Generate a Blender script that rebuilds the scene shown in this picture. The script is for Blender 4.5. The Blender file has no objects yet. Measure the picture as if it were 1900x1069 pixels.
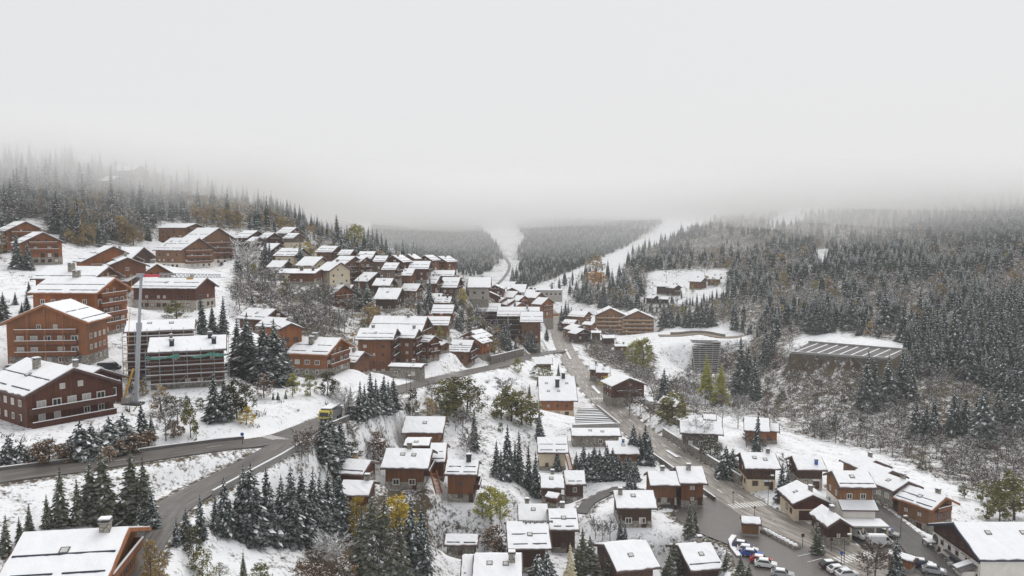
import bpy, bmesh, math, random
import numpy as np
from mathutils import Vector, Matrix

# ------------------------------------------------------------------ camera, sky, sun, exposure
SC = bpy.context.scene
COL = SC.collection
CZ = 70.0                      # camera height above the datum (valley road is at about 3 m)
F = 1463.0                     # focal length in pixels of the 1900 px wide photograph
PITCH = math.atan((534.5 - 432.0) / F)
cam = bpy.data.cameras.new('camera'); cam.sensor_width = 36.0; cam.lens = 36.0 * F / 1900.0
cam.clip_start = 0.5; cam.clip_end = 9000.0
camo = bpy.data.objects.new('camera', cam); COL.objects.link(camo)
camo.location = (0, 0, CZ); camo.rotation_euler = (math.pi / 2 - PITCH, 0, 0)
SC.camera = camo

SUN_EL, SUN_AZ = math.radians(58), math.radians(155)
world = bpy.data.worlds.new('World'); SC.world = world; world.use_nodes = True
wn = world.node_tree.nodes; wl = world.node_tree.links; wn.clear()
wout = wn.new('ShaderNodeOutputWorld'); bg = wn.new('ShaderNodeBackground'); bg.inputs['Strength'].default_value = 0.1
sky = wn.new('ShaderNodeTexSky'); sky.sky_type = 'NISHITA'; sky.sun_disc = False
sky.sun_elevation = SUN_EL; sky.sun_rotation = math.pi - SUN_AZ; sky.air_density = 1.0; sky.dust_density = 4.0
mixw = wn.new('ShaderNodeMix'); mixw.data_type = 'RGBA'; mixw.inputs[0].default_value = 0.94     # closed cloud cover over the clear sky
mixw.inputs[7].default_value = (7.1, 7.1, 7.15, 1)
wl.new(sky.outputs[0], mixw.inputs[6]); wl.new(mixw.outputs[2], bg.inputs['Color']); wl.new(bg.outputs[0], wout.inputs['Surface'])

sun = bpy.data.lights.new('sun', 'SUN'); sun.energy = 1.3; sun.angle = math.radians(40); sun.color = (1.0, 0.97, 0.93)
suno = bpy.data.objects.new('sun', sun); COL.objects.link(suno); suno.location = (0, 0, 400)
suno.rotation_euler = (math.pi / 2 - SUN_EL, 0, SUN_AZ)

SC.view_settings.view_transform = 'Standard'; SC.view_settings.look = 'None'
SC.view_settings.exposure = 0.2; SC.view_settings.gamma = 1.0
SC.render.engine = 'CYCLES'
SC.cycles.volume_bounces = 4; SC.cycles.max_bounces = 8; SC.cycles.diffuse_bounces = 3
SC.cycles.transparent_max_bounces = 48
SC.cycles.use_denoising = True
SC.cycles.volume_step_rate = 4.0

R = random.Random(7)
NR = np.random.RandomState(11)
rad = math.radians

# ------------------------------------------------------------------ projection helpers (photograph pixel -> place)
SP, CP = math.sin(PITCH), math.cos(PITCH)
def ray(u, v):
    b = -(v - 534.5) / F
    return (u - 950.0) / F, CP + b * SP, -SP + b * CP
def P(u, v, Y):
    dx, dy, dz = ray(u, v); s = Y / dy
    return Vector((dx * s, Y, CZ + dz * s))
def G(u, v, z):
    dx, dy, dz = ray(u, v); s = (z - CZ) / dz
    return Vector((dx * s, dy * s, z))
def proj(x, y, z):
    zz = z - CZ
    dep = y * CP - zz * SP; up = y * SP + zz * CP
    return 950 + F * x / dep, 534.5 - F * up / dep

# ------------------------------------------------------------------ materials
MATS = {}
def nodes(name):
    m = bpy.data.materials.new(name); m.use_nodes = True; nt = m.node_tree
    b = nt.nodes['Principled BSDF']; MATS[name] = m
    return m, nt, b
def lk(nt, a, b): nt.links.new(a, b)
def noise(nt, scale, detail=4, vec=None, rough=.6):
    n = nt.nodes.new('ShaderNodeTexNoise'); n.inputs['Scale'].default_value = scale
    n.inputs['Detail'].default_value = detail; n.inputs['Roughness'].default_value = rough
    if vec is not None: lk(nt, vec, n.inputs['Vector'])
    return n.outputs['Fac']
def ramp(nt, fac, p0, p1, c0=(0, 0, 0, 1), c1=(1, 1, 1, 1)):
    r = nt.nodes.new('ShaderNodeValToRGB'); lk(nt, fac, r.inputs[0])
    r.color_ramp.elements[0].position = p0; r.color_ramp.elements[1].position = p1
    r.color_ramp.elements[0].color = c0; r.color_ramp.elements[1].color = c1
    return r.outputs[0]
def mix(nt, fac, a, b, mode='MIX'):
    m = nt.nodes.new('ShaderNodeMix'); m.data_type = 'RGBA'; m.blend_type = mode
    for i, x in ((0, fac), (6, a), (7, b)):
        if isinstance(x, (int, float)): m.inputs[i].default_value = x
        elif isinstance(x, tuple): m.inputs[i].default_value = x if len(x) == 4 else (*x, 1)
        else: lk(nt, x, m.inputs[i])
    return m.outputs[2]
def objco(nt):
    t = nt.nodes.new('ShaderNodeTexCoord'); return t.outputs['Object']
def worldpos(nt):
    return nt.nodes.new('ShaderNodeNewGeometry').outputs['Position']
def bump(nt, b, h, strength=.4, dist=.1):
    n = nt.nodes.new('ShaderNodeBump'); n.inputs['Strength'].default_value = strength; n.inputs['Distance'].default_value = dist
    lk(nt, h, n.inputs['Height']); lk(nt, n.outputs[0], b.inputs['Normal'])
def plain(name, c, rough=.8, var=.25, scale=1.5, metal=0.0, spec=.3):
    m, nt, b = nodes(name)
    n = noise(nt, scale, 4, worldpos(nt))
    a = tuple(x * (1 - var) for x in c); d = tuple(min(1, x * (1 + var)) for x in c)
    lk(nt, mix(nt, ramp(nt, n, .3, .7), a, d), b.inputs['Base Color'])
    b.inputs['Roughness'].default_value = rough; b.inputs['Metallic'].default_value = metal
    b.inputs['Specular IOR Level'].default_value = spec
    return m
def wood(name, c, vertical=True, gap=2.2):
    m, nt, b = nodes(name)
    o = objco(nt)
    sep = nt.nodes.new('ShaderNodeSeparateXYZ'); lk(nt, o, sep.inputs[0])
    add = nt.nodes.new('ShaderNodeMath'); add.operation = 'ADD'
    lk(nt, sep.outputs[0], add.inputs[0]); lk(nt, sep.outputs[1], add.inputs[1])
    src = add.outputs[0] if vertical else sep.outputs[2]
    mul = nt.nodes.new('ShaderNodeMath'); mul.operation = 'MULTIPLY'; mul.inputs[1].default_value = gap; lk(nt, src, mul.inputs[0])
    fr = nt.nodes.new('ShaderNodeMath'); fr.operation = 'FRACT'; lk(nt, mul.outputs[0], fr.inputs[0])
    fl = nt.nodes.new('ShaderNodeMath'); fl.operation = 'FLOOR'; lk(nt, mul.outputs[0], fl.inputs[0])
    wnz = nt.nodes.new('ShaderNodeTexWhiteNoise'); wnz.noise_dimensions = '1D'; lk(nt, fl.outputs[0], wnz.inputs['W'])
    tone = mix(nt, wnz.outputs['Value'], tuple(x * .72 for x in c), tuple(min(1, x * 1.25) for x in c))
    tone = mix(nt, ramp(nt, noise(nt, .35, 4, worldpos(nt)), .3, .75), tone, tuple(x * .6 for x in c))
    oi = nt.nodes.new('ShaderNodeObjectInfo')          # each building has weathered differently
    tone = mix(nt, oi.outputs['Random'], tone, mix(nt, .35, tone, (c[0] * .55 + .03, c[0] * .34 + .03, c[0] * .22 + .025)))
    line = ramp(nt, fr.outputs[0], .03, .12)
    lk(nt, mix(nt, line, tuple(x * .35 for x in c), tone), b.inputs['Base Color'])
    b.inputs['Roughness'].default_value = .75; b.inputs['Specular IOR Level'].default_value = .2
    bump(nt, b, line, .5, .03)
    return m
def stone(name, c, c2, scale=1.4):
    m, nt, b = nodes(name)
    v = nt.nodes.new('ShaderNodeTexVoronoi'); v.inputs['Scale'].default_value = scale; lk(nt, worldpos(nt), v.inputs['Vector'])
    v2 = nt.nodes.new('ShaderNodeTexVoronoi'); v2.feature = 'DISTANCE_TO_EDGE'; v2.inputs['Scale'].default_value = scale; lk(nt, worldpos(nt), v2.inputs['Vector'])
    bw = nt.nodes.new('ShaderNodeRGBToBW'); lk(nt, v.outputs['Color'], bw.inputs[0])
    col = mix(nt, bw.outputs[0], c, c2)
    edge = ramp(nt, v2.outputs['Distance'], .02, .08)
    lk(nt, mix(nt, edge, tuple(x * .45 for x in c), col), b.inputs['Base Color']); b.inputs['Roughness'].default_value = .9
    bump(nt, b, edge, .6, .06)
    return m

def make_materials():
    # snow lying on roofs and ledges
    m, nt, b = nodes('snow')
    w = worldpos(nt)
    lk(nt, mix(nt, ramp(nt, noise(nt, .5, 5, w), .3, .75), (.80, .82, .85), (.88, .89, .91)), b.inputs['Base Color'])
    b.inputs['Roughness'].default_value = .8; b.inputs['Specular IOR Level'].default_value = .15
    bump(nt, b, noise(nt, 1.6, 6, w), .45, .12)
    m, nt, b = nodes('snow_rough')          # thin snow through which the roof shingles show
    w = worldpos(nt)
    s = ramp(nt, noise(nt, 1.1, 7, w, .75), .27, .37)
    lk(nt, mix(nt, s, (.16, .15, .15), (.84, .85, .88)), b.inputs['Base Color']); b.inputs['Roughness'].default_value = .85
    bump(nt, b, noise(nt, 3, 6, w), .6, .15)
    # ground: snow over grass, leaf litter and soil
    m, nt, b = nodes('snowy_ground')
    w = worldpos(nt)
    at = nt.nodes.new('ShaderNodeAttribute'); at.attribute_name = 'bare'
    big = noise(nt, .035, 5, w, .6); mid = noise(nt, .30, 7, w, .72); fine = noise(nt, 1.4, 6, w, .75)
    def mth(op, a, c):
        x = nt.nodes.new('ShaderNodeMath'); x.operation = op
        for i, q in enumerate((a, c)):
            if isinstance(q, (int, float)): x.inputs[i].default_value = q
            else: lk(nt, q, x.inputs[i])
        return x.outputs[0]
    t = mth('ADD', mth('MULTIPLY', mid, .45), mth('MULTIPLY', fine, .55))
    t = mth('ADD', t, mth('MULTIPLY', mth('SUBTRACT', big, .5), .22))
    thr = mth('ADD', t, mth('MULTIPLY', at.outputs['Fac'], -.34))
    cover = ramp(nt, thr, .30, .385)
    soil = mix(nt, ramp(nt, noise(nt, .12, 5, w), .35, .65), (.085, .06, .042), (.14, .115, .06))
    soil = mix(nt, ramp(nt, fine, .35, .7), soil, (.05, .042, .032))
    snowc = mix(nt, ramp(nt, mid, .3, .7), (.78, .80, .83), (.87, .88, .90))
    lk(nt, mix(nt, cover, soil, snowc), b.inputs['Base Color'])
    b.inputs['Roughness'].default_value = .85; b.inputs['Specular IOR Level'].default_value = .15
    bump(nt, b, t, .55, .5)
    # wet asphalt
    def asphalt(name, c, c2, rough, tracks=False):
        m, nt, b = nodes(name)
        w = worldpos(nt)
        col = mix(nt, ramp(nt, noise(nt, .10, 5, w), .35, .7), c, c2)
        col = mix(nt, ramp(nt, noise(nt, 2.5, 4, w), .3, .8), col, tuple(x * 1.25 for x in c2))
        uv = nt.nodes.new('ShaderNodeUVMap'); mp = nt.nodes.new('ShaderNodeMapping'); mp.inputs['Scale'].default_value = (16, .12, 1)
        lk(nt, uv.outputs[0], mp.inputs[0]); st = noise(nt, 1.0, 4, mp.outputs[0])          # wheel tracks worn along the road
        col = mix(nt, ramp(nt, st, .38, .62), tuple(x * (.55 if tracks else .8) for x in c), col)
        if tracks: col = mix(nt, ramp(nt, noise(nt, .9, 6, w, .7), .60, .72), col, (.55, .54, .53))
        lk(nt, col, b.inputs['Base Color'])
        r = ramp(nt, noise(nt, .2, 4, w), .3, .7, (rough,) * 3 + (1,), (rough + .25,) * 3 + (1,))
        lk(nt, r, b.inputs['Roughness'])
        bump(nt, b, noise(nt, 6, 3, w), .2, .02)
    asphalt('asphalt', (.105, .096, .089), (.16, .147, .136), .28)
    asphalt('asphalt_slush', (.25, .222, .198), (.37, .338, .305), .33, True)
    asphalt('asphalt_dark', (.05, .046, .045), (.075, .068, .065), .4)
    asphalt('sandy_paving', (.20, .155, .115), (.27, .22, .17), .55)
    wood('wood_orange', (.37, .130, .044)); wood('wood_brown', (.225, .095, .046)); wood('wood_dark', (.105, .058, .042))
    wood('wood_red', (.145, .055, .036)); wood('wood_pale', (.50, .36, .20)); wood('wood_tan', (.28, .135, .060))
    wood('wood_deep', (.075, .036, .03)); wood('wood_grey', (.22, .16, .12))
    wood('wood_rail', (.24, .085, .034), True, 5); wood('wood_rail_dark', (.10, .036, .026), True, 5); wood('wood_rail_pale', (.45, .27, .12), True, 5)
    plain('timber', (.27, .11, .048), .7); plain('timber_dark', (.075, .034, .026), .7)
    plain('fascia', (.09, .055, .05), .6); plain('fascia_orange', (.30, .12, .05), .6)
    plain('render_white', (.70, .67, .62), .85, .08, .6); plain('render_beige', (.62, .53, .38), .85, .1, .6)
    plain('render_grey', (.40, .37, .34), .85, .12, .6); plain('render_cream', (.66, .57, .42), .85, .1)
    stone('stone_wall', (.22, .20, .175), (.42, .39, .34)); stone('stone_dark', (.13, .115, .10), (.26, .235, .21), 1.1)
    stone('stone_pale', (.36, .33, .28), (.55, .52, .46))
    plain('concrete', (.30, .29, .275), .85, .15, .8); plain('concrete_dark', (.13, .125, .12), .85, .2, .8)
    plain('window_frame', (.17, .075, .04), .6); plain('window_white', (.68, .66, .62), .6, .06)
    m, nt, b = nodes('glass_dark'); b.inputs['Base Color'].default_value = (.035, .04, .045, 1); b.inputs['Roughness'].default_value = .12
    plain('curtain', (.52, .52, .50), .5, .12, 2.0)
    plain('steel', (.38, .39, .41), .4, .12, 2, .7); plain('steel_dark', (.06, .062, .068), .45, .2, 2, .4)
    plain('crane_grey', (.34, .36, .39), .5, .1); plain('crane_yellow', (.55, .32, .05), .5, .2); plain('crane_red', (.60, .08, .10), .45, .1)
    plain('green_net', (.10, .24, .20), .9, .4, 2); plain('tarp_dark', (.03, .035, .06), .5)
    plain('roof_slate', (.10, .095, .10), .7); plain('guard_bar', (.022, .026, .05), .5, .1)
    plain('paint_white', (.72, .72, .70), .6, .15, 3); plain('paint_red', (.55, .06, .05), .5); plain('paint_blue', (.04, .12, .42), .4)
    plain('bark', (.085, .065, .052), .95, .3, 3); plain('bark_grey', (.17, .15, .135), .95, .3, 3)
    for n_, c in (('car_white', (.72, .73, .74)), ('car_blue', (.03, .10, .42)), ('car_dark', (.022, .025, .03)), ('car_silver', (.38, .39, .41)),
                  ('car_red', (.5, .03, .03)), ('car_navy', (.03, .05, .12)), ('truck_yellow', (.68, .56, .09))):
        m = plain(n_, c, .28, .04, 1, 0, .5)
    plain('tyre', (.02, .02, .02), .9); plain('lamp_head', (.75, .75, .73), .4); plain('tail_red', (.45, .02, .02), .3)
    # foliage
    def leaf(name, c, c2, sc=.35, frost=0.0):
        m, nt, b = nodes(name); w = worldpos(nt)
        col = mix(nt, ramp(nt, noise(nt, sc, 3, w), .35, .65), c, c2)
        oi = nt.nodes.new('ShaderNodeObjectInfo')
        col = mix(nt, oi.outputs['Random'], col, mix(nt, .5, col, c2))
        if frost:                                # snow dust caught on the upper side of the sprays
            sp = nt.nodes.new('ShaderNodeSeparateXYZ'); lk(nt, nt.nodes.new('ShaderNodeNewGeometry').outputs['Normal'], sp.inputs[0])
            mu = nt.nodes.new('ShaderNodeMath'); mu.operation = 'MULTIPLY'
            lk(nt, ramp(nt, sp.outputs[2], .25, .8), mu.inputs[0]); lk(nt, ramp(nt, noise(nt, 1.9, 4, w, .7), .46, .60), mu.inputs[1])
            mv = nt.nodes.new('ShaderNodeMath'); mv.operation = 'MULTIPLY'; lk(nt, mu.outputs[0], mv.inputs[0]); mv.inputs[1].default_value = frost
            col = mix(nt, mv.outputs[0], col, (.66, .69, .71))
        lk(nt, col, b.inputs['Base Color']); b.inputs['Roughness'].default_value = .8; b.inputs['Specular IOR Level'].default_value = .12
    leaf('needles', (.012, .021, .018), (.030, .042, .031), .35, .38); leaf('needles_olive', (.040, .046, .026), (.075, .075, .042), .35, .3); leaf('needles_far', (.016, .026, .024), (.036, .050, .042), .02, .85)
    leaf('needles_grey', (.055, .066, .062), (.10, .115, .11))
    leaf('leaf_olive', (.10, .105, .032), (.19, .175, .06)); leaf('leaf_dark', (.05, .052, .028), (.10, .095, .045))
    leaf('leaf_yellow', (.38, .25, .03), (.50, .38, .06)); leaf('leaf_ochre', (.24, .165, .06), (.36, .26, .11))
    leaf('leaf_lime', (.22, .23, .05), (.33, .31, .08)); leaf('leaf_orange', (.46, .20, .03), (.55, .30, .06))
    leaf('leaf_cream', (.46, .40, .25), (.62, .56, .40)); leaf('leaf_brown', (.12, .07, .04), (.21, .13, .07))
    leaf('twigs', (.050, .040, .034), (.115, .094, .080)); leaf('twigs_red', (.075, .045, .036), (.14, .095, .072))
    leaf('twigs_frost', (.34, .33, .32), (.50, .49, .48))
    plain('tree_snow', (.82, .84, .86), .85, .05)
make_materials()

# ------------------------------------------------------------------ mesh helpers
class MB:
    def __init__(s): s.v = []; s.f = []; s.m = []; s.mats = []
    def mi(s, mat):
        if mat not in s.mats: s.mats.append(mat)
        return s.mats.index(mat)
    def add(s, vs, fs, mat):
        k = len(s.v); s.v += [tuple(p) for p in vs]; i = s.mi(mat)
        for f in fs: s.f.append(tuple(q + k for q in f)); s.m.append(i)
    def box(s, x0, x1, y0, y1, z0, z1, mat):
        s.add([(x0, y0, z0), (x1, y0, z0), (x1, y1, z0), (x0, y1, z0), (x0, y0, z1), (x1, y0, z1), (x1, y1, z1), (x0, y1, z1)],
              [(0, 3, 2, 1), (4, 5, 6, 7), (0, 1, 5, 4), (1, 2, 6, 5), (2, 3, 7, 6), (3, 0, 4, 7)], mat)
    def prism(s, prof, x0, x1, mat):           # profile in (y, z), extruded along x
        n = len(prof)
        s.add([(x0, y, z) for y, z in prof] + [(x1, y, z) for y, z in prof],
              [tuple(range(n - 1, -1, -1)), tuple(range(n, 2 * n))] + [(i, (i + 1) % n, n + (i + 1) % n, n + i) for i in range(n)], mat)
    def bar(s, a, b, w, mat, h=None):
        a, b = Vector(a), Vector(b); d = b - a
        if d.length < 1e-6: return
        d.normalize(); up = Vector((0, 0, 1)) if abs(d.z) < .95 else Vector((1, 0, 0))
        x = d.cross(up).normalized() * w / 2; y = x.cross(d).normalized() * (h or w) / 2
        vs = [p + sx * x + sy * y for p in (a, b) for sx, sy in ((-1, -1), (1, -1), (1, 1), (-1, 1))]
        s.add(vs, [(0, 1, 2, 3), (7, 6, 5, 4), (0, 4, 5, 1), (1, 5, 6, 2), (2, 6, 7, 3), (3, 7, 4, 0)], mat)
    def tube(s, pts, rs, n, mat):
        k = len(s.v); i = s.mi(mat)
        for j, (p, r) in enumerate(zip(pts, rs)):
            p = Vector(p); d = (Vector(pts[min(j + 1, len(pts) - 1)]) - Vector(pts[max(j - 1, 0)])).normalized()
            up = Vector((0, 0, 1)) if abs(d.z) < .9 else Vector((1, 0, 0)); x = d.cross(up).normalized(); y = x.cross(d)
            for q in range(n):
                a = 2 * math.pi * q / n; s.v.append(tuple(p + r * (math.cos(a) * x + math.sin(a) * y)))
        for j in range(len(pts) - 1):
            for q in range(n):
                s.f.append((k + j * n + q, k + j * n + (q + 1) % n, k + (j + 1) * n + (q + 1) % n, k + (j + 1) * n + q)); s.m.append(i)
        s.f.append(tuple(k + q for q in range(n))[::-1]); s.m.append(i)
        s.f.append(tuple(k + (len(pts) - 1) * n + q for q in range(n))); s.m.append(i)
    def cyl(s, c, r, h, n, mat, axis='z'):
        c = Vector(c); d = Vector({'z': (0, 0, h), 'x': (h, 0, 0), 'y': (0, h, 0)}[axis])
        s.tube([c, c + d], [r, r], n, mat)
    def mesh(s, name):
        me = bpy.data.meshes.new(name); me.from_pydata(s.v, [], s.f)
        for m in s.mats: me.materials.append(MATS[m])
        me.polygons.foreach_set('material_index', s.m); me.update()
        return me
    def build(s, name, parent=None):
        return link(name, s.mesh(name), parent)
def link(name, me, parent=None, loc=None, rz=None, scale=None):
    o = bpy.data.objects.new(name, me); COL.objects.link(o)
    if parent is not None: o.parent = parent
    if loc is not None: o.location = loc
    if rz is not None: o.rotation_euler = (0, 0, rz)
    if scale is not None: o.scale = scale
    return o
def tag(o, label=None, cat=None, group=None, kind=None):
    if label: o['label'] = label
    if cat: o['category'] = cat
    if group: o['group'] = group
    if kind: o['kind'] = kind
    return o
def empty(name, loc, rz=0.0):
    o = bpy.data.objects.new(name, None); COL.objects.link(o); o.location = loc; o.rotation_euler = (0, 0, rz); o.empty_display_size = .5
    return o
# ------------------------------------------------------------------ where the houses stand
# u, v: the apex of the gable in the photograph; Y: its distance; ang: the way that gable faces (0 right, -90 to the camera, 180 left);
# L, W: ridge length and width of the roof in metres; H: eaves above the ground
HOUSES = []
def hs(label, u, v, Y, ang, L, W, H, wall='wood_brown', pitch=20, **k):
    HOUSES.append(dict(label=label, u=u, v=v, Y=Y, ang=ang, L=L, W=W, H=H, wall=wall, pitch=pitch, **k))
# left hillside
hs('upper of two brown chalets at the edge of the wood, small round gable window', 48, 411, 345, -40, 14, 15, 9, 'wood_orange', sky=0)
hs('brown chalet with stone base and two balconies, lower of the wood-edge pair', 80, 431, 315, -40, 11, 15, 8.5, 'wood_orange', base=3.2, bal=2, basemat='stone_wall')
hs('wide low brown chalet with a dark chimney below the left wood', 211, 457, 295, -50, 14, 20, 7, 'wood_orange', chim=[(.1, .15)])
hs('snowy low wing with dark walls attached beside the wide brown chalet', 268, 459, 303, -8, 14, 15, 5, 'wood_dark', guards=0)
hs('small timber framed gable just in front of the wide brown chalet', 237, 478, 272, -55, 10, 14, 5, 'wood_brown')
hs('brown hotel chalet with pale ground floor and three snowy balconies, front one of the hotel', 370, 442, 400, -25, 20, 21, 9, 'wood_tan', base=3, basemat='render_white', bal=3, sky=4)
hs('taller rear gable of the brown hotel with long balconies', 407, 423, 425, -25, 16, 26, 12, 'wood_tan', bal=3, base=3, basemat='render_white')
hs('plain boxy brown block with low snowy roof behind the hotel at the fog edge', 364, 415, 445, -20, 21, 17, 9, 'wood_tan', pitch=16, guards=0)
hs('rear one of the two tall orange apartment houses, with big stone chimney', 203, 495, 240, -5, 20, 16, 14, 'wood_orange', chim=[(.0, -.2, 1.9)], guards=1, bal=3)
hs('front one of the two tall orange apartment houses, stone chimney on its snowy roof', 214, 516, 222, -4, 20, 18, 12, 'wood_orange', pitch=22, chim=[(-.08, .02, 2.0)], guards=2, bal=4, fascia='fascia_orange')
hs('orange apartment house with post-framed balconies facing the valley', 80, 565, 190, -84, 15, 20.5, 10.5, 'wood_orange', pitch=24, bal=3, base=2.6, guards=2, fascia='fascia_orange', posts=1)
hs('long school-like building with a red panelled upper storey and pale stone ground floor', 385, 516, 270, -8, 24, 15, 7, 'wood_red', base=3.3, basemat='stone_pale', guards=2, sidewin=9, bal=0)
hs('chalet with stone chimney and snowy roof above the crane jib', 292, 490, 292, -25, 13, 15, 6, 'wood_orange', chim=[(.25, .05, 1.6)])
hs('small snowy annex below the chalet with stone chimney, behind the crane mast', 259, 510, 275, -20, 8, 10, 4.5, 'wood_orange', guards=0, chim=[])
hs('dark red brown chalet with two long snow-capped balconies above the road', 138, 683, 152, -36, 21, 18.5, 6.0, 'wood_red', pitch=24, chim=[(-.02, -.12, 1.6)], guards=2, bal=2, balz=(2.75, .15), base=-.6, railmat='wood_rail_dark', near=1, curtain=.75)
hs('second dark red gable half hidden behind the chalet with long balconies', 188, 684, 174, -36, 13, 13, 6.5, 'wood_red', pitch=24, bal=1, railmat='wood_rail_dark', chim=[(-.2, -.1, 1.3)])
hs('large roof with one skylight and snow guards at the lower left edge', 242, 979, 96, 9, 12.4, 17.0, 6.5, 'wood_tan', pitch=20, sky=1, guards=2, bal=1, near=1, chim=[(.28, -.03, 1.4)], fascia='timber')
# around the hairpin and below it
hs('orange chalet with twin stone chimneys and timber balconies above the yellow truck', 634, 628, 230, -14, 13.5, 18, 6.5, 'wood_orange', pitch=22, chim=[(-.1, -.06, 1.6), (-.08, -.2, 1.6)], guards=2, bal=2, base=2.6, fascia='fascia_orange')
hs('narrow orange tower house joined to the back of the twin-chimney chalet', 541, 600, 228, -62, 9, 7.5, 10, 'wood_orange', pitch=24, bal=0, guards=1)
hs('small snowy chalet with one chimney tucked behind the twin-chimney chalet', 677, 653, 247, -18, 9, 12, 5, 'wood_brown', chim=[(.1, -.05)], guards=2)
hs('brown apartment house with grey corner column and wide snowy roof', 738, 610, 272, -4, 13.5, 14, 12, 'wood_brown', base=1.5, basemat='render_grey', guards=2, bal=3, sky=1)
hs('tall brown apartment house with many gable balconies behind the grey-cornered block', 794, 588, 296, -8, 21, 18, 14, 'wood_brown', guards=2, bal=4, chim=[(.15, -.03)])
hs('lower gabled front wing of the tall brown apartment house', 778, 611, 280, -8, 9, 12, 12, 'wood_brown', guards=1, bal=3)
hs('small steep gable at the right corner of the tall apartment house', 808, 624, 287, -35, 8, 8, 7, 'wood_brown', bal=2, pitch=26)
hs('pale walled chalet with two snowy roof panes above the tall apartments', 844, 566, 372, -5, 10.5, 12, 7, 'wood_tan', base=2)
hs('chalet with two small red chimneys on its snowy roof', 837, 588, 342, -5, 11.5, 11, 5.5, 'wood_tan', chim=[(-.3, .1), (.1, .1)], chimmat='paint_red')
hs('small snowy chalet with three dark vent pipes, highest of the stepped row', 839, 551, 392, -5, 8.5, 9, 5, 'wood_tan', chim=[(-.3, .1), (.0, .1), (.25, -.1)], chimmat='steel_dark')
hs('brown chalet with snow-guarded roof on the bank above the bending road', 880, 632, 317, -12, 9.5, 13, 6.5, 'wood_brown', guards=3, bal=2)
hs('rear chalet with two chimneys on the bank above the bending road', 873, 615, 338, -118, 10, 10, 6.5, 'wood_orange', chim=[(.1, .1), (-.25, .15)])
hs('small red gabled chalet between two larger ones above the bending road', 874, 624, 328, -118, 9, 10, 5.5, 'wood_orange', chim=[(-.1, .2)])
# slope houses between the upper road and the valley road
hs('chalet roof with a single skylight, behind the carport above the slope', 828, 774, 207, -2, 11, 13, 4.8, 'wood_tan', sky=1, guards=0, near=1)
hs('narrow low flat roof with a roof hatch between two slope chalets', 800, 816, 192, 0, 6.5, 8, 3.6, 'wood_dark', pitch=7, sky=1, guards=0)
hs('small two-tier snowy roof beside the low hatch roof', 831, 823, 187, 0, 4.2, 14, 4.5, 'wood_brown', guards=2, bal=0)
hs('brown slope chalet with two skylights and stone chimney, orange stair beside it', 804, 834, 175, -3, 10.8, 13.5, 4.6, 'wood_brown', sky=2, guards=0, chim=[(.0, -.0)], near=1, bal=2, base=1.6)
hs('brown slope chalet with black chimney and snow guards beside the lime bush', 890, 855, 177, -3, 7.6, 10, 6.2, 'wood_brown', guards=2, chim=[(.18, -.05, 1.6)], chimmat='steel_dark', near=1, base=1.8)
hs('tiny snowy shed roof behind the dark spruces under the hairpin', 602, 853, 163, -12, 6.5, 9, 3, 'wood_red', guards=0, snow='snow_rough')
hs('small red gabled hut in the row behind the dark spruces', 690, 855, 164, -12, 7, 9.5, 3.2, 'wood_red', guards=1, snow='snow_rough', chim=[(-.2, .3)], chimmat='wood_pale')
hs('low rough-snowed roof with a wooden terrace corner beside dark spruces', 695, 893, 157, -4, 6.6, 9, 3, 'wood_brown', guards=0, snow='snow_rough')
hs('low stone shed with snow guard under the snowy bank', 889, 993, 162, -2, 7.2, 6, 3, 'stone_dark', guards=1, chim=[], bal=0)
# bottom centre
hs('snowy roof with bare ridge tiles and a skylight beside the lime bush', 1018, 968, 160, 3, 9.0, 15, 5, 'wood_dark', sky=1, guards=2, near=1, ridge=1)
hs('snowy chalet with two roof tiers left of the snowy track', 1071, 945, 172, 0, 6.6, 13, 5, 'wood_dark', guards=2, sky=1, near=1)
hs('plain smooth snowy roof behind the roof with bare ridge tiles', 1017, 936, 181, 0, 7.2, 11, 4.5, 'wood_dark', guards=0, near=1)
hs('rough-snowed roof with one stone chimney and two hatches at the bottom edge', 970, 1030, 142, 0, 9.2, 14, 5, 'wood_brown', sky=2, guards=0, snow='snow_rough', chim=[(.28, -.12, 1.4)], near=1)
hs('narrow rough-snowed lean roof at the bottom edge beside the two-hatch roof', 880, 1032, 144, 0, 2.4, 11, 4, 'wood_grey', guards=1, snow='snow_rough', bal=0)
hs('big tilted snowy roof at the bottom edge between dark pines', 1200, 1003, 158, 14, 9.4, 14.5, 5, 'wood_dark', guards=0, near=1)
hs('snowy roof with skylight and one long guard bar beside the car park', 1320, 1008, 163, 10, 7.6, 14, 5, 'wood_dark', guards=1, sky=1, near=1)
hs('dark brown chalet with stone chimney beside the snowy track', 1213, 911, 192, 0, 9.4, 11.5, 4.4, 'wood_dark', guards=0, chim=[(-.34, -.12, 1.1)], near=1, base=1.5, zb=-66.0)
hs('left half of the brown double chalet beside the valley road', 1256, 875.5, 207, 0, 7.5, 9.5, 5, 'wood_brown', guards=0, base=2.1, basemat='stone_pale', near=1, bal=0, zb=-66.6)
hs('right half of the brown double chalet, taller with a chimney, beside the valley road', 1304, 866.5, 206, 0, 7, 11.5, 5.4, 'wood_brown', guards=0, chim=[(-.05, -.1, 1.2)], near=1, bal=1, base=1.2, zb=-66.6)
hs('left snowy roof of the stepped pair above the snowy track', 1046, 882, 200, 0, 6.2, 10, 4.5, 'wood_dark', guards=0, base=2.5)
hs('right snowy roof of the stepped pair above the snowy track', 1085, 874, 204, 0, 5.6, 10, 5.6, 'wood_dark', guards=1, base=2.5)
hs('tiny gabled shed below the stepped pair of roofs', 1040, 917, 190, -30, 3.6, 4, 2.2, 'wood_red', guards=0, win=0, bal=0)
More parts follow.
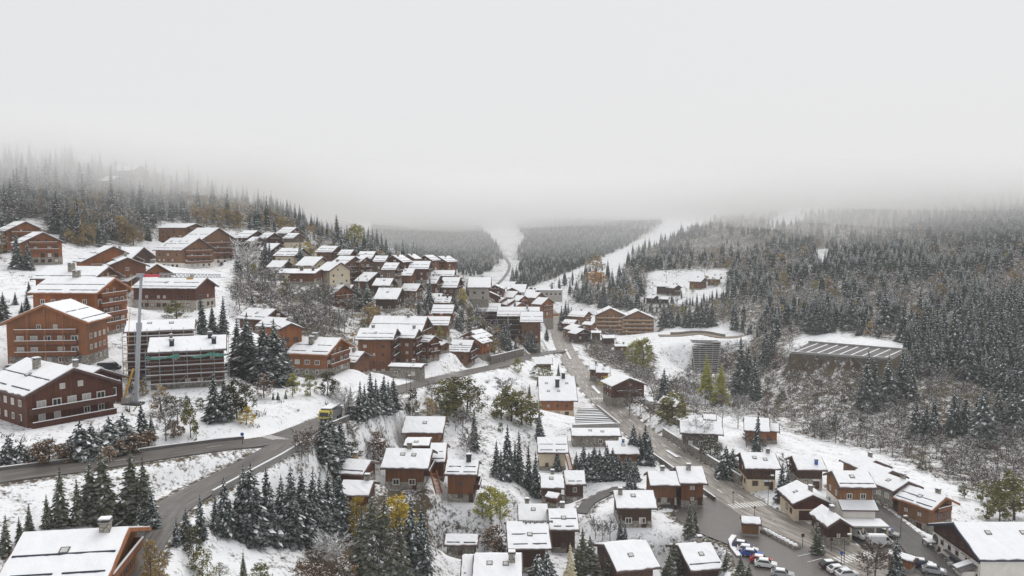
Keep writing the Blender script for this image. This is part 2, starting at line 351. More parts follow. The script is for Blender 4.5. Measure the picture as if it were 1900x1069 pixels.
# by the valley road, middle
hs('large white roofed chalet with skylights and dark chimneys beside the valley road', 1067, 699, 292, 0, 14, 28, 6.0, 'wood_orange', pitch=24, sky=5, guards=0, chim=[(.18, -.04, 1.9), (.0, -.22, 2.2)], chimmat='steel_dark', base=2.6, basemat='render_cream', zb=-66.2)
hs('long low snowy roof below the terraced garage deck', 1150, 795, 243, 0, 15.5, 9, 3.2, 'wood_brown', guards=0, sky=2, base=3.0, basemat='stone_wall', pitch=16)
hs('low snowy roof with blue vent behind the row of spruces', 1183, 819, 227, 0, 9.6, 11, 3.2, 'wood_brown', guards=0, sky=1, chim=[(.05, -.06, .8)], chimmat='paint_blue')
hs('three-tier snowy roof with pale wall and an orange stair', 1053, 812, 226, 0, 9, 13, 5, 'render_cream', guards=2, bal=0)
hs('little snowy roof on the verge inside the road bend', 1025, 663, 372, 0, 10, 9, 3.5, 'wood_dark', guards=0)
# upper village
hs('dark gabled chalet at the fog edge, left end of the upper village', 479, 428, 442, -30, 11, 14, 7, 'wood_dark', chim=[(-.1, .1)])
hs('small dark gable in front of the left-end chalet of the upper village', 482, 440, 432, -30, 6, 8, 5, 'wood_dark', guards=0)
hs('dark chalet with spruce before it in the upper village', 510, 432, 442, -30, 8, 11, 6, 'wood_dark')
hs('highest chalet of the upper village with a pale snowy roof', 551, 422, 452, -25, 10, 12, 8, 'wood_grey')
hs('low front chalet under the highest one of the upper village', 556, 433, 442, -25, 8, 10, 5, 'wood_grey', base=3, basemat='render_beige')
hs('beige walled chalet beside the yellow bush, upper village', 563, 461, 397, -22, 13.5, 13, 6, 'render_beige', chim=[(.1, .0)], bal=1, wallwood=1)
hs('beige chalet with plain snowy roof below the yellow bush', 600, 477, 377, -22, 11, 14, 4.5, 'render_beige', guards=0)
hs('pale grey gabled house with small square windows in the village middle', 633, 487, 362, -35, 9.5, 13, 9, 'render_cream', guards=0, bal=0, base=3, basemat='render_grey')
hs('brown chalet with pale ground floor on the upper terrace', 628, 457, 422, -20, 11, 11, 6.5, 'wood_brown')
hs('brown chalet with four rows of balconies, left gable of the pair', 660, 476, 388, -35, 11.5, 15, 9.5, 'wood_brown', bal=3)
hs('narrower right gable of the brown balcony pair', 681, 477, 392, -35, 10, 9, 8.5, 'wood_brown', bal=3)
hs('small snowy dormered roof behind the brown balcony pair', 657, 464, 412, -15, 7.5, 9, 5, 'wood_brown')
hs('grey chalet with snowy roof in front of the dark spruce bank', 698, 467, 412, -10, 9, 12, 7, 'wood_grey')
hs('chalet with open balcony frame below the dark spruce bank', 721, 475, 402, -10, 7, 10, 7, 'wood_grey', bal=2)
hs('pale framed chalet with white balcony posts on the terrace', 742, 488, 382, -12, 7.6, 11, 6.5, 'wood_grey', bal=2, base=2)
hs('red gable with long side roof on the crest of the village', 728, 474, 407, -118, 9, 12, 6.5, 'wood_red')
hs('wide snowy roof with dark red gable near the village crest', 800, 485, 412, -5, 11, 13, 6.5, 'wood_red', guards=2)
hs('small crest chalet with chimney against the far forest', 787, 474, 442, -118, 9, 10, 6, 'wood_brown', chim=[(.0, .15)])
hs('last crest chalet with a long snowy side roof', 813, 476, 452, -118, 12, 11, 6, 'wood_brown')
hs('tiny crest chalet half hidden among spruces', 756, 472, 432, -118, 7, 9, 5, 'wood_brown', guards=0)
hs('long low row of snowy roofs under the crest', 845, 502, 442, -3, 13.5, 10, 3.6, 'wood_red', guards=1)
hs('red gabled chalet left of the two-chimney houses in the far village', 817, 513, 412, -12, 10, 12, 7, 'wood_red')
hs('broad snowy roof with dark red gable end in the far village', 855, 515, 422, -8, 10, 17, 6, 'wood_red', guards=2)
hs('grey walled house with the widest smooth snowy roof of the far village', 912, 515, 452, 0, 13.5, 18, 7, 'render_grey', guards=0, chim=[(.1, .05)])
hs('orange balcony apartment house amid bare trees below the village', 640, 529, 358, -32, 10, 14, 15, 'wood_orange', bal=4)
hs('snowy roof joined to the right of the orange balcony apartments', 657, 529, 372, -15, 7, 12, 6, 'wood_brown', guards=0)
hs('second narrow gable of the orange balcony apartments', 628, 527, 364, -32, 10, 11, 14, 'wood_orange', bal=0)
hs('dark chalet with two chimneys and large snowy roof in the clearing', 747, 535, 347, -8, 11, 15, 5, 'wood_deep', chim=[(-.3, .02), (.05, .02)], guards=0)
hs('hipped snowy roof under the balcony pair', 702, 506, 382, -30, 9, 14, 4.5, 'wood_brown', guards=0)
hs('long low pale building with snow roof left of the beige chalets', 552, 499, 372, 0, 14, 6.5, 3.2, 'render_beige', guards=0, bal=0)
hs('flat snowy roof with a black dormer in the middle of the village', 596, 500, 352, -5, 13, 16, 4.5, 'wood_brown', guards=0, pitch=10, chim=[(-.1, -.2, 1.5), (.3, -.2, 1.2)], chimmat='roof_slate')
hs('long snowy roof with two chimneys above the spruce clump', 512, 574, 293, -25, 13.5, 12, 5, 'wood_red', chim=[(-.3, .05), (.1, .0)], guards=1)
hs('lower orange roof joined to the tower house', 534, 591, 283, -30, 11, 10, 5, 'wood_orange', guards=1)
hs('low snowy roof behind the pale framed chalet', 771, 499, 397, -10, 9, 11, 5, 'wood_brown', guards=1)
hs('snowy roof half hidden by the tall frosted spruce', 781, 527, 386, -14, 9, 11, 5.5, 'wood_tan', guards=1)
hs('broad snowy roof just above the chalet in the clearing', 731, 517, 372, -10, 9, 11, 4.5, 'wood_dark', guards=0)
hs('row of snowy garage roofs beside the apartment street', 829, 636, 302, -35, 11, 6, 3, 'wood_brown', pitch=15, guards=0, bal=0)
hs('low snowy terrace block in front of the tall apartments', 788, 676, 262, -10, 12, 7, 3.6, 'stone_wall', pitch=8, guards=0, bal=0)
hs('second snowy roof on the bank left of the highest stepped chalet', 822, 545, 398, -8, 9, 11, 5, 'wood_tan', guards=1)
hs('dark gabled chalet left of the beige walled one', 520, 452, 425, -25, 9, 12, 6, 'wood_dark', guards=0)
hs('snowy roof above the long low pale building', 535, 484, 388, -15, 9, 11, 5, 'wood_grey', guards=0)
hs('red gable peeping over the wide smooth roof of the far village', 893, 524, 500, -70, 10, 12, 6, 'wood_red', guards=0)
hs('snowy roof in front of the flat blue grey hall', 962, 541, 528, -30, 11, 13, 6, 'wood_orange', guards=0)
hs('small roof at the left foot of the three stepped orange roofs', 974, 549, 520, -45, 9, 11, 6, 'wood_orange', guards=0)
hs('snowy roof between dark red gable and the small red chalets', 925, 548, 498, -20, 10, 12, 6, 'wood_red', guards=0)
hs('last tiny roof of the street behind the broad far roof', 958, 523, 590, -20, 11, 13, 6, 'wood_red', guards=0)
# far centre
hs('long dark brown apartment block with balconies, middle roof with dormer', 1002, 570, 432, -2, 23.5, 15, 14, 'wood_deep', bal=0, guards=2, sidebal=4, chim=[(.2, -.1)])
hs('right wing of the dark apartment block with lighter end wall', 1008, 579, 422, -2, 12.5, 16, 12, 'wood_brown', guards=2, chim=[(-.15, .1)])
hs('left rear wing of the dark apartment block', 930, 563, 447, -2, 14.5, 14, 12, 'wood_deep', guards=2, sidebal=3, bal=0)
hs('dark red gable facing the camera behind the apartment block', 904, 540, 472, -84, 12, 16, 6.5, 'wood_red', pitch=24, bal=0)
hs('red gabled house beside the wide smooth roof, far village', 918, 529, 522, -100, 12, 12, 6, 'wood_red', pitch=24)
hs('broad snowy roof at the far end of the village street', 978, 528, 562, -10, 12, 18, 6, 'wood_red', guards=0)
hs('far small gable with snowy sides at the village end', 950, 534, 542, -75, 10, 11, 6, 'wood_red', pitch=26)
hs('rear of three stepped orange roofs at the end of the road', 985, 533, 566, -35, 11, 12, 12, 'wood_orange', guards=0)
hs('middle of three stepped orange roofs at the end of the road', 997, 538, 552, -35, 11, 12, 12, 'wood_orange', guards=0)
hs('front of three stepped orange roofs at the end of the road', 1004, 543, 538, -35, 11, 12, 12, 'wood_orange', guards=0, bal=3)
hs('orange lower house with yellow tree at the end of the road', 1018, 553, 520, -40, 9, 14, 10, 'wood_orange', guards=0)
hs('left of the small red snowy chalets behind the apartment block', 938, 553, 500, -60, 9, 11, 5, 'wood_orange', guards=0)
hs('middle of the small red snowy chalets behind the apartment block', 954, 557, 495, -60, 9, 10, 5, 'wood_orange', guards=0)
hs('right of the small red snowy chalets behind the apartment block', 968, 562, 490, -60, 8, 10, 4.5, 'wood_orange', guards=0)
hs('orange apartment house with rows of long balconies, left gable of the twin', 1133, 572, 548, -93, 18, 22, 13, 'wood_tan', pitch=25, bal=4, balfull=1, railmat='wood_rail_pale', base=1.5)
hs('orange apartment house with rows of long balconies, right gable of the twin', 1184, 577, 546, -93, 18, 24.5, 12.5, 'wood_tan', pitch=24, bal=4, balfull=1, railmat='wood_rail_pale', base=1.5)
hs('snowy roofed orange wing left of the twin gabled apartments', 1093, 578, 530, -30, 13, 15, 7, 'wood_tan', guards=1)
hs('left small chalet above the road, in front of the twin gables', 1071, 594, 505, -30, 9, 10, 5, 'wood_brown', guards=1)
hs('rear of two stepped gables beside the main road', 1078, 604, 487, -62, 11, 13, 5.5, 'wood_brown', guards=0)
hs('front of two stepped gables beside the main road', 1085, 611, 478, -62, 10, 13, 6, 'wood_dark', guards=0)
hs('tiny snowy gable against the twin gabled apartments', 1104, 598, 500, -40, 8, 8, 5, 'wood_tan', guards=0)
hs('small flat snowy roof beside the stepped gables', 1116, 614, 480, -5, 6.5, 8, 4.5, 'wood_dark', guards=0, pitch=12)
hs('snowy garage roof on the bank below the twin gabled apartments', 1141, 622, 470, 0, 8, 10, 4, 'wood_dark', guards=0, pitch=14, bal=0)
hs('lowest brown shed roof on the bank below the twin gabled apartments', 1168, 639, 450, 0, 9, 6.5, 3, 'wood_brown', guards=0, pitch=14, bal=0)
hs('dark chalet with broad roof in the clearing across the valley', 1250, 525, 625, -20, 13.5, 13, 6, 'wood_deep', guards=0)
hs('dark gable beside the broad-roofed chalet across the valley', 1259, 529, 618, -50, 9, 11, 6, 'wood_deep', guards=0)
hs('brown chalet right of the dark pair across the valley', 1308, 516, 655, -40, 12, 14, 6, 'wood_brown', guards=0)
hs('last snowy roof at the edge of the wood across the valley', 1338, 512, 670, -25, 11, 13, 5, 'wood_brown', guards=0)
hs('small dark hut below the dark pair across the valley', 1219, 549, 600, -50, 8, 9, 4, 'wood_deep', guards=0)
hs('low snowy shed below the dark pair across the valley', 1242, 551, 600, -20, 8, 8, 3.5, 'wood_deep', guards=0)
# right of the valley road
hs('small snowy cottage beside the main road, left of its twin', 1119, 676, 358, -5, 6.5, 9, 3.6, 'wood_brown', guards=0, chim=[(.0, .0)])
hs('snowy lower cottage roof behind the yellow bush', 1132, 681, 348, -5, 6.5, 9, 3.6, 'wood_brown', guards=0)
hs('red brown chalet with broad low gable above the row of cottages', 1169, 702, 327, -75, 12, 15.5, 5.2, 'wood_red', pitch=21, guards=0, base=.8, zb=-64.6)
hs('little pale snowy shed in front of the broad red brown gable', 1211, 737, 303, 0, 8, 7.5, 3, 'wood_dark', guards=0, bal=0, pitch=16)
hs('steep snowy roof half hidden behind the round olive tree', 1266, 741, 300, -45, 9, 9, 4, 'wood_dark', guards=0, pitch=28)
hs('stone walled house with snowy roof behind bare branches', 1340, 783, 272, -10, 13, 12, 4.4, 'stone_dark', guards=0, zb=-65.5)
hs('orange timber chalet with snowy roof right of the tall spruce', 1428, 777, 270, -15, 8, 13, 4.6, 'wood_orange', guards=0, base=1.8, basemat='concrete', zb=-66.5)
hs('low orange wing of the chalet right of the tall spruce', 1446, 787, 264, -15, 6, 7.5, 3.8, 'wood_orange', guards=0, zb=-66.5)
hs('tiny snowy shed behind the stone walled house', 1329, 770, 292, -10, 5, 6, 2.6, 'wood_grey', guards=0, bal=0)
hs('dark chalet with pale ground floor and two skylights, left of the spruce by the road', 1439, 841, 227, -3, 9.4, 12, 5.4, 'wood_dark', sky=2, guards=0, base=2.6, basemat='render_cream', chim=[(.28, -.02, 1.0)], near=1, lgable=1, zb=-66.5)
hs('dark chalet on a pale stone base with blue vent on its roof', 1524, 847, 222, -3, 7.8, 10.5, 4.8, 'wood_dark', guards=0, base=2.6, basemat='stone_pale', chim=[(.2, -.3, .9)], chimmat='paint_blue', near=1, lgable=1, zb=-66.2)
hs('garage chalet with red brown gable and a dark double door facing the road', 1509, 919, 187, -90, 11, 9.6, 3.7, 'wood_red', pitch=25, guards=0, base=2.6, basemat='render_cream', garage=1, near=1, bal=0, zb=-66.8)
hs('small dark gabled barn with overhanging roof beside the parked white van', 1560, 963, 174, -86, 9, 6, 3.4, 'wood_deep', pitch=32, guards=0, near=1, bal=1, zb=-66.6)
hs('white walled house with orange upper storey and a second snowy lean-to roof', 1612, 875, 207, -2, 8.6, 10.5, 9, 'wood_tan', guards=1, base=5.8, basemat='render_white', near=1, bal=0, leanto=1, zb=-66.6)
hs('rear of the row of stepped snowy roofs beside the side street', 1626, 855, 206, -78, 9, 10, 6, 'wood_tan', pitch=22, guards=0, basemat='render_white', base=2)
hs('second of the row of stepped snowy roofs beside the side street', 1657, 874, 197, -75, 8.5, 10, 6, 'wood_grey', pitch=22, guards=0, base=3, basemat='render_grey')
hs('third of the row of stepped snowy roofs beside the side street', 1687, 894, 188.5, -70, 8, 9.6, 6, 'stone_wall', pitch=22, guards=0)
hs('timber chalet with glazed gable and stone base at the end of the row', 1757, 923, 180, -62, 10.5, 10.5, 6.2, 'wood_tan', pitch=24, guards=2, base=2.6, basemat='stone_wall', near=1, bal=1, glazed=1, fascia='timber')
hs('big inn with round dark sign, white lower wall and dark timber gable', 1767, 970, 157, 180, 26, 19, 5.1, 'wood_deep', pitch=22, guards=0, sky=4, near=1, bal=0, inn=1, fascia='guard_bar')
# building site and kiosks
hs('rear left half of the scaffolded house under construction, flat snowy roof', 364, 592, 204, 20, 16.5, 13, 12, 'wood_red', pitch=17, bal=0, guards=0, chim=[], sky=2, cur=0)
hs('front right half of the scaffolded house, snowy roof with dark wrapped openings', 421, 622, 193, 20, 17.5, 15, 8.5, 'wood_red', pitch=18, bal=0, guards=0, sky=0, chim=[(-.22, -.08, .8), (-.2, -.32, 1.2), (.28, -.1, 1.2), (.33, -.3, 1.2)], chimmat='tarp_dark')
hs('wooden kiosk with snowy roof at the head of the planter wall', 1412, 961, 184, -12, 4.4, 4.2, 2.4, 'wood_tan', pitch=22, bal=0, guards=0, chim=[], sky=0, win=0, base=.3, basemat='concrete', nm='kiosk', zb=-66.9)
hs('narrow wooden kiosk with snowy roof beside the snow-covered car', 1700, 1036, 157, -48, 5.2, 3.0, 2.3, 'wood_orange', pitch=16, bal=0, guards=0, chim=[], sky=0, win=0, base=.8, basemat='concrete', nm='kiosk', zb=-66.9)
# fog
hs('upper faint chalet roof dissolving in the fog on the left hill', 262, 307, 520, -10, 18, 14, 8, 'wood_tan', guards=0, bal=0)
hs('lower faint chalet roof in the fog on the left hill', 222, 327, 490, -20, 10, 11, 7, 'wood_tan', guards=0, bal=0)

# ------------------------------------------------------------------ roads
ZV = CZ - 67.0
def rp(l, z=None): return [G(u, v, z) for u, v in l] if z is not None else [P(*q) for q in l]
MAIN = rp([(1760, 1130), (1690, 1086), (1620, 1052), (1555, 1018), (1480, 984), (1405, 948), (1335, 903), (1275, 862), (1188, 803), (1122, 744), (1085, 703), (1057, 665), (1044, 637), (1031, 606), (1028, 588), (1018, 575)], ZV)
UPPER = rp([(-260, 935, 108), (-120, 908, 115), (0, 884, 122), (150, 865, 130), (300, 842, 141), (420, 826, 151), (510, 815, 158), (590, 786, 172), (660, 758, 196), (740, 722, 232), (850, 694, 283), (920, 679, 320)]) + [P(972, 664, 372), P(1010, 655, 415), G(1046, 650, ZV)]
LOWER = rp([(556, 802, 164.5), (525, 826, 153), (490, 848, 146.5), (400, 895, 135.5), (330, 933, 126.5), (295, 965, 118), (262, 1010, 108), (225, 1080, 98)])
TRACK = rp([(1078, 952), (1090, 935), (1110, 922), (1150, 906), (1195, 912), (1245, 940)], ZV + .8)
SIDE = rp([(1560, 905), (1628, 950), (1660, 975), (1688, 1000), (1722, 1040), (1762, 1085), (1810, 1140)], ZV + .1)
LANE = rp([(1180, 733), (1240, 775), (1290, 800), (1330, 830)], ZV + 2.6)
TERR = [P(1222, 622, 505), P(1262, 622, 505), P(1300, 619, 512), P(1345, 626, 498), P(1400, 622, 520)]
PISTE = rp([(905, 540, 760), (935, 515, 860), (945, 490, 980), (928, 468, 1120), (925, 455, 1220)])
ROADS = []                                   # name, points, half width, material
def smooth(pts, step):
    out = []; n = len(pts)
    for i in range(n - 1):
        p0, p1, p2, p3 = pts[max(i - 1, 0)], pts[i], pts[i + 1], pts[min(i + 2, n - 1)]
        k = max(2, int((p2 - p1).length / step))
        for j in range(k):
            t = j / k
            out.append(.5 * ((2 * p1) + (p2 - p0) * t + (2 * p0 - 5 * p1 + 4 * p2 - p3) * t * t + (3 * p1 - p0 - 3 * p2 + p3) * t ** 3))
    return out + [pts[-1]]
for nm, pts, hw, mat, lab in (('road_main', MAIN, 5.2, 'asphalt_slush', ''), ('road_upper', UPPER, 3.6, 'asphalt', ''), ('road_lower', LOWER, 3.3, 'asphalt', ''),
                         ('path_track', TRACK, 1.5, 'asphalt_dark', ''), ('street_side', SIDE, 3.2, 'asphalt_dark', ''), ('path_lane', LANE, 1.6, 'asphalt_dark', ''),
                         ('road_terrace', TERR, 3.4, 'sandy_paving', ''), ('path_far', PISTE, 1.7, 'asphalt', '')):
    ROADS.append((nm, smooth(pts, 4.0), hw, mat))
YARD = [G(u, v, ZV) for u, v in ((1236, 935), (1322, 922), (1366, 930), (1440, 972), (1560, 1032), (1640, 1076), (1700, 1130), (1420, 1130), (1372, 1075), (1352, 1010), (1296, 988), (1262, 968))]
YARD2 = [G(u, v, ZV) for u, v in ((1560, 985), (1600, 962), (1640, 962), (1676, 985), (1720, 1022), (1770, 1068), (1800, 1110), (1700, 1068), (1650, 1036), (1590, 1006))]
DECKZ = CZ - 54.0
DECK = [G(u, v, DECKZ) for u, v in ((1500, 636), (1684, 651), (1655, 668), (1468, 656))]

# ------------------------------------------------------------------ terrain
CTRL = [  # u, v, distance of ground points
    (0, 500, 300), (120, 455, 370), (200, 410, 430), (250, 335, 520), (100, 305, 540), (0, 335, 480), (400, 405, 520), (500, 420, 560), (600, 440, 620),
    (655, 452, 650), (700, 480, 600), (760, 470, 1250), (850, 480, 1150), (900, 510, 980), (800, 430, 1550), (900, 420, 1650), (750, 425, 1650),
    (930, 512, 880), (960, 480, 1080), (950, 440, 1350), (930, 415, 1650), (1000, 520, 840), (1100, 505, 800), (1080, 470, 1050), (1200, 440, 1150),
    (1340, 395, 1200), (1450, 372, 1100), (1400, 490, 720), (1400, 560, 560), (1500, 600, 460), (1600, 622, 420), (1720, 640, 385), (1800, 700, 335),
    (1890, 700, 330), (1600, 560, 540), (1800, 560, 500), (1850, 480, 640), (1700, 424, 820), (1850, 404, 780), (1600, 378, 960), (1900, 362, 880),
    (1330, 760, 345), (1420, 765, 330), (1520, 785, 308), (1620, 830, 270), (1750, 872, 240), (1850, 920, 215), (1300, 800, 275), (1400, 835, 255),
    (1240, 712, 420), (1180, 690, 382), (1500, 700, 345), (1420, 700, 370), (1310, 700, 430), (1250, 626, 506), (1330, 632, 490), (1150, 626, 542),
    (1180, 600, 560), (1300, 600, 560), (1100, 560, 640),
    (0, 1000, 106), (150, 930, 118), (400, 1040, 116), (450, 1000, 126), (560, 965, 142), (650, 1005, 141), (600, 1060, 129), (800, 1050, 142), (850, 955, 166),
    (780, 960, 157), (700, 930, 161), (300, 1040, 106), (900, 1005, 160), (620, 862, 166), (690, 780, 192), (900, 760, 242), (950, 820, 226), (880, 705, 284),
    (960, 730, 292), (900, 840, 212), (1000, 862, 220), (950, 905, 195), (560, 700, 215), (450, 720, 195), (500, 762, 176), (430, 640, 230), (300, 580, 250),
    (560, 605, 290), (640, 620, 300), (700, 580, 350), (850, 602, 370), (780, 560, 390), (30, 525, 275), (450, 520, 330), (20, 690, 183), (210, 690, 190),
    (420, 790, 160), (300, 815, 150), (470, 760, 172), (1700, 700, 345), (1620, 760, 318), (1480, 832, 262), (1680, 790, 300), (1560, 640, 385), (1660, 694, 338), (1560, 674, 352), (1610, 684, 340), (1480, 666, 356), (1310, 742, 404), (1350, 742, 400),
]
def house_frame(h):
    if h['Y'] > 280 and h['u'] < 1060 and h['pitch'] == 20: h['pitch'] = 27; h['W'] *= 1.12
    elif h['pitch'] == 20 and h['Y'] > 200: h['pitch'] = 23
    t = math.tan(rad(h['pitch'])); a = rad(h['ang'])
    apex = P(h['u'], h['v'], h['Y']); n = Vector((math.cos(a), math.sin(a), 0))
    top = h['H'] + h['W'] / 2 * t + .3
    if 'zb' in h:                                   # on the flat valley floor: the distance follows from the ground level
        q = P(h['u'], h['v'], 100.0); h['Y'] = (h['zb'] + top) / ((q.z - CZ) / 100.0)
        apex = P(h['u'], h['v'], h['Y'])
    c = apex - n * (h['L'] / 2); c.z = apex.z - top
    h['c'], h['t'], h['a'] = c, t, a
for h in HOUSES: house_frame(h)
cp = [tuple(P(*q)) for q in CTRL] + [tuple(h['c']) for h in HOUSES if h['Y'] < 470 or h['u'] > 1200]
cp += [(-900, 700, 190), (-1500, 1400, 240), (-700, 1500, 200), (-1200, 2200, 260), (0, 2300, 190), (600, 2200, 230), (1200, 1600, 230), (1800, 2400, 280),
       (900, 900, 140), (1200, 1000, 190), (-600, 500, 100), (-350, 250, 62), (-260, 120, 44), (-160, 60, 34), (0, 60, 10), (150, 80, 2), (300, 150, 0), (60, 110, 6),
       (500, 400, 25), (700, 600, 60), (0, 3200, 260), (-2500, 3000, 300), (2500, 3000, 300), (400, 250, 5), (-450, 330, 85), (-120, 700, 45), (-200, 800, 70), (-350, 900, 130)]
for _, pts, hw, _m in ROADS: cp += [tuple(p) for p in pts[::4]]
cp += [tuple(p) for p in YARD[::2]] + [tuple(p) for p in DECK]
cp = np.array(cp)
def phi(d2): return np.sqrt(d2 + 144.0)
XY = cp[:, :2]
A_ = phi(((XY[:, None] - XY[None]) ** 2).sum(-1))
nC = len(cp)
M_ = np.zeros((nC + 3, nC + 3)); M_[:nC, :nC] = A_ - np.eye(nC) * 14.0; M_[:nC, nC] = 1; M_[:nC, nC + 1:] = XY / 1000; M_[nC, :nC] = 1; M_[nC + 1:, :nC] = (XY / 1000).T
W_ = np.linalg.solve(M_, np.concatenate([cp[:, 2], [0, 0, 0]]))
Y0, RATIO, NROW = 38.0, 1.0094, 480
A0, DA, NCOL = -1.12, .0062, 362
yy = Y0 * RATIO ** np.arange(NROW); tt = A0 + DA * np.arange(NCOL)
GX = (yy[:, None] * tt[None]).astype(float); GY = np.repeat(yy[:, None], NCOL, 1)
GZ = np.zeros_like(GX)
for i in range(0, NROW, 20):
    x = GX[i:i + 20].ravel(); y = GY[i:i + 20].ravel()
    d = phi((x[:, None] - XY[None, :, 0]) ** 2 + (y[:, None] - XY[None, :, 1]) ** 2)
    GZ[i:i + 20] = (d @ W_[:nC] + W_[nC] + (x * W_[nC + 1] + y * W_[nC + 2]) / 1000).reshape(-1, NCOL)
# small natural roughness, growing with distance
def vnoise(x, y, s, seed):
    r = np.random.RandomState(seed); tab = r.rand(256, 256)
    fx, fy = x / s, y / s; ix, iy = np.floor(fx).astype(int), np.floor(fy).astype(int); a, b = fx - ix, fy - iy
    a = a * a * (3 - 2 * a); b = b * b * (3 - 2 * b); g = lambda i, j: tab[i % 256, j % 256]
    return (g(ix, iy) * (1 - a) + g(ix + 1, iy) * a) * (1 - b) + (g(ix, iy + 1) * (1 - a) + g(ix + 1, iy + 1) * a) * b - .5
GZ += vnoise(GX, GY, 9, 1) * .8 + vnoise(GX, GY, 27, 2) * 1.3 + vnoise(GX, GY, 90, 3) * np.clip((GY - 600) / 120, 0, 9)
_c = CZ + 34.0; GZ = np.where(GZ > _c, _c + 9 * (1 - np.exp(-(GZ - _c) / 24)), GZ)      # the shoulders flatten out inside the cloud
def seg_dist(x, y, pts):
    best = np.full(x.shape, 1e9); bz = np.zeros(x.shape)
    for a, b in zip(pts[:-1], pts[1:]):
        dx, dy = b.x - a.x, b.y - a.y; L2 = dx * dx + dy * dy + 1e-9
        t = np.clip(((x - a.x) * dx + (y - a.y) * dy) / L2, 0, 1)
        d = np.hypot(x - a.x - t * dx, y - a.y - t * dy); m = d < best
        best[m] = d[m]; bz[m] = (a.z + t * (b.z - a.z))[m]
    return best, bz
def in_poly(x, y, poly):
    c = np.zeros(np.shape(x), bool); n = len(poly)
    for i in range(n):
        x1, y1 = poly[i][0], poly[i][1]; x2, y2 = poly[i - 1][0], poly[i - 1][1]
        with np.errstate(divide='ignore', invalid='ignore'):
            c ^= ((y1 > y) != (y2 > y)) & (x < (x2 - x1) * (y - y1) / (y2 - y1 + 1e-12) + x1)
    return c
def sstep(e0, e1, x):
    t = np.clip((x - e0) / (np.asarray(e1) - e0), 0, 1); return t * t * (3 - 2 * t)
ROADD = np.full(GX.shape, 1e9)
# level pads under the houses
SW = np.zeros(GX.shape); SZ = np.zeros(GX.shape); MW = np.zeros(GX.shape)
for h in HOUSES:
    c, r_ = h['c'], 26.0
    m = (np.abs(GX - c.x) < r_) & (np.abs(GY - c.y) < r_)
    if not m.any() or h['Y'] > 640: continue
    dx, dy = GX[m] - c.x, GY[m] - c.y; ca, sa = math.cos(h['a']), math.sin(h['a'])
    lx, ly = np.abs(dx * ca + dy * sa) - h['L'] / 2 + .5, np.abs(-dx * sa + dy * ca) - h['W'] / 2 + .5
    d = np.hypot(np.maximum(lx, 0), np.maximum(ly, 0)); w = 1 - sstep(.6, 8.0, d); k = w / (d + .4) ** 2
    SW[m] += k; SZ[m] += k * (c.z - .05); MW[m] = np.maximum(MW[m], w)
GZ = np.where(SW > 0, GZ * (1 - MW) + SZ / np.maximum(SW, 1e-9) * MW, GZ)
SW[:] = 0; SZ[:] = 0; MW[:] = 0
for nm, pts, hw, _m in ROADS:
    x0, x1 = min(p.x for p in pts) - 30, max(p.x for p in pts) + 30; y0, y1 = min(p.y for p in pts) - 30, max(p.y for p in pts) + 30
    m = (GX > x0) & (GX < x1) & (GY > y0) & (GY < y1)
    d, z = seg_dist(GX[m], GY[m], pts)
    w = 1 - sstep(hw + .8, hw + 6.0, d); k = w / (np.maximum(d - hw, 0) + .25) ** 3
    SW[m] += k; SZ[m] += k * (z - .22 - .00025 * GY[m]); MW[m] = np.maximum(MW[m], w)
    ROADD[m] = np.minimum(ROADD[m], d - hw)
for poly, z in ((YARD, ZV), (YARD2, ZV), (DECK, DECKZ)):
    m = (GX > -20) & (GY < 480)
    d, _ = seg_dist(GX[m], GY[m], poly + [poly[0]]); ins = in_poly(GX[m], GY[m], poly); d[ins] = 0
    w = 1 - sstep(.8, 6.0 if poly is not DECK else 3.0, d); k = w / (d + .25) ** 3
    SW[m] += k; SZ[m] += k * (z - .25); MW[m] = np.maximum(MW[m], w)
    ROADD[m] = np.minimum(ROADD[m], d)
GZ = np.where(SW > 0, GZ * (1 - MW) + SZ / np.maximum(SW, 1e-9) * MW, GZ)
def ground(x, y):
    y = max(y, Y0 + .01); s = math.log(y / Y0) / math.log(RATIO); i = min(int(s), NROW - 2)
    b = (y - yy[i]) / (yy[i + 1] - yy[i]); r = (x / y - A0) / DA; j = min(max(int(r), 0), NCOL - 2); a = min(max(r - j, 0), 1)
    return float((GZ[i, j] * (1 - a) + GZ[i, j + 1] * a) * (1 - b) + (GZ[i + 1, j] * (1 - a) + GZ[i + 1, j + 1] * a) * b)
def hit(u, v, y_from=60.0):
    """the place on the ground that the photograph shows at pixel u, v"""
    dx, dy, dz = ray(u, v); prev = None; y = y_from
    while y < 2600:
        z = CZ + dz / dy * y
        if z < ground(dx / dy * y, y):
            lo, hi = (prev or y), y
            for _ in range(14):
                mid = (lo + hi) / 2
                if CZ + dz / dy * mid < ground(dx / dy * mid, mid): hi = mid
                else: lo = mid
            x = dx / dy * hi
            return Vector((x, hi, ground(x, hi)))
        prev = y; y *= 1.006
    return None
for (xc, hwx, ya, yb, zt_) in ((117.0, 12.0, 398.0, 478.0, CZ - 83.0),):      # the gorge cuts back to the foot of the ribbed wall
    m = (np.abs(GX - xc) < hwx + 30) & (GY > ya - 40) & (GY < yb + 8)
    d = np.hypot(np.maximum(np.abs(GX[m] - xc) - hwx, 0), np.maximum(np.maximum(ya - GY[m], (GY[m] - yb) * 8), 0)); w = 1 - sstep(0, 22, d)
    GZ[m] = GZ[m] * (1 - w) + np.minimum(zt_, GZ[m]) * w
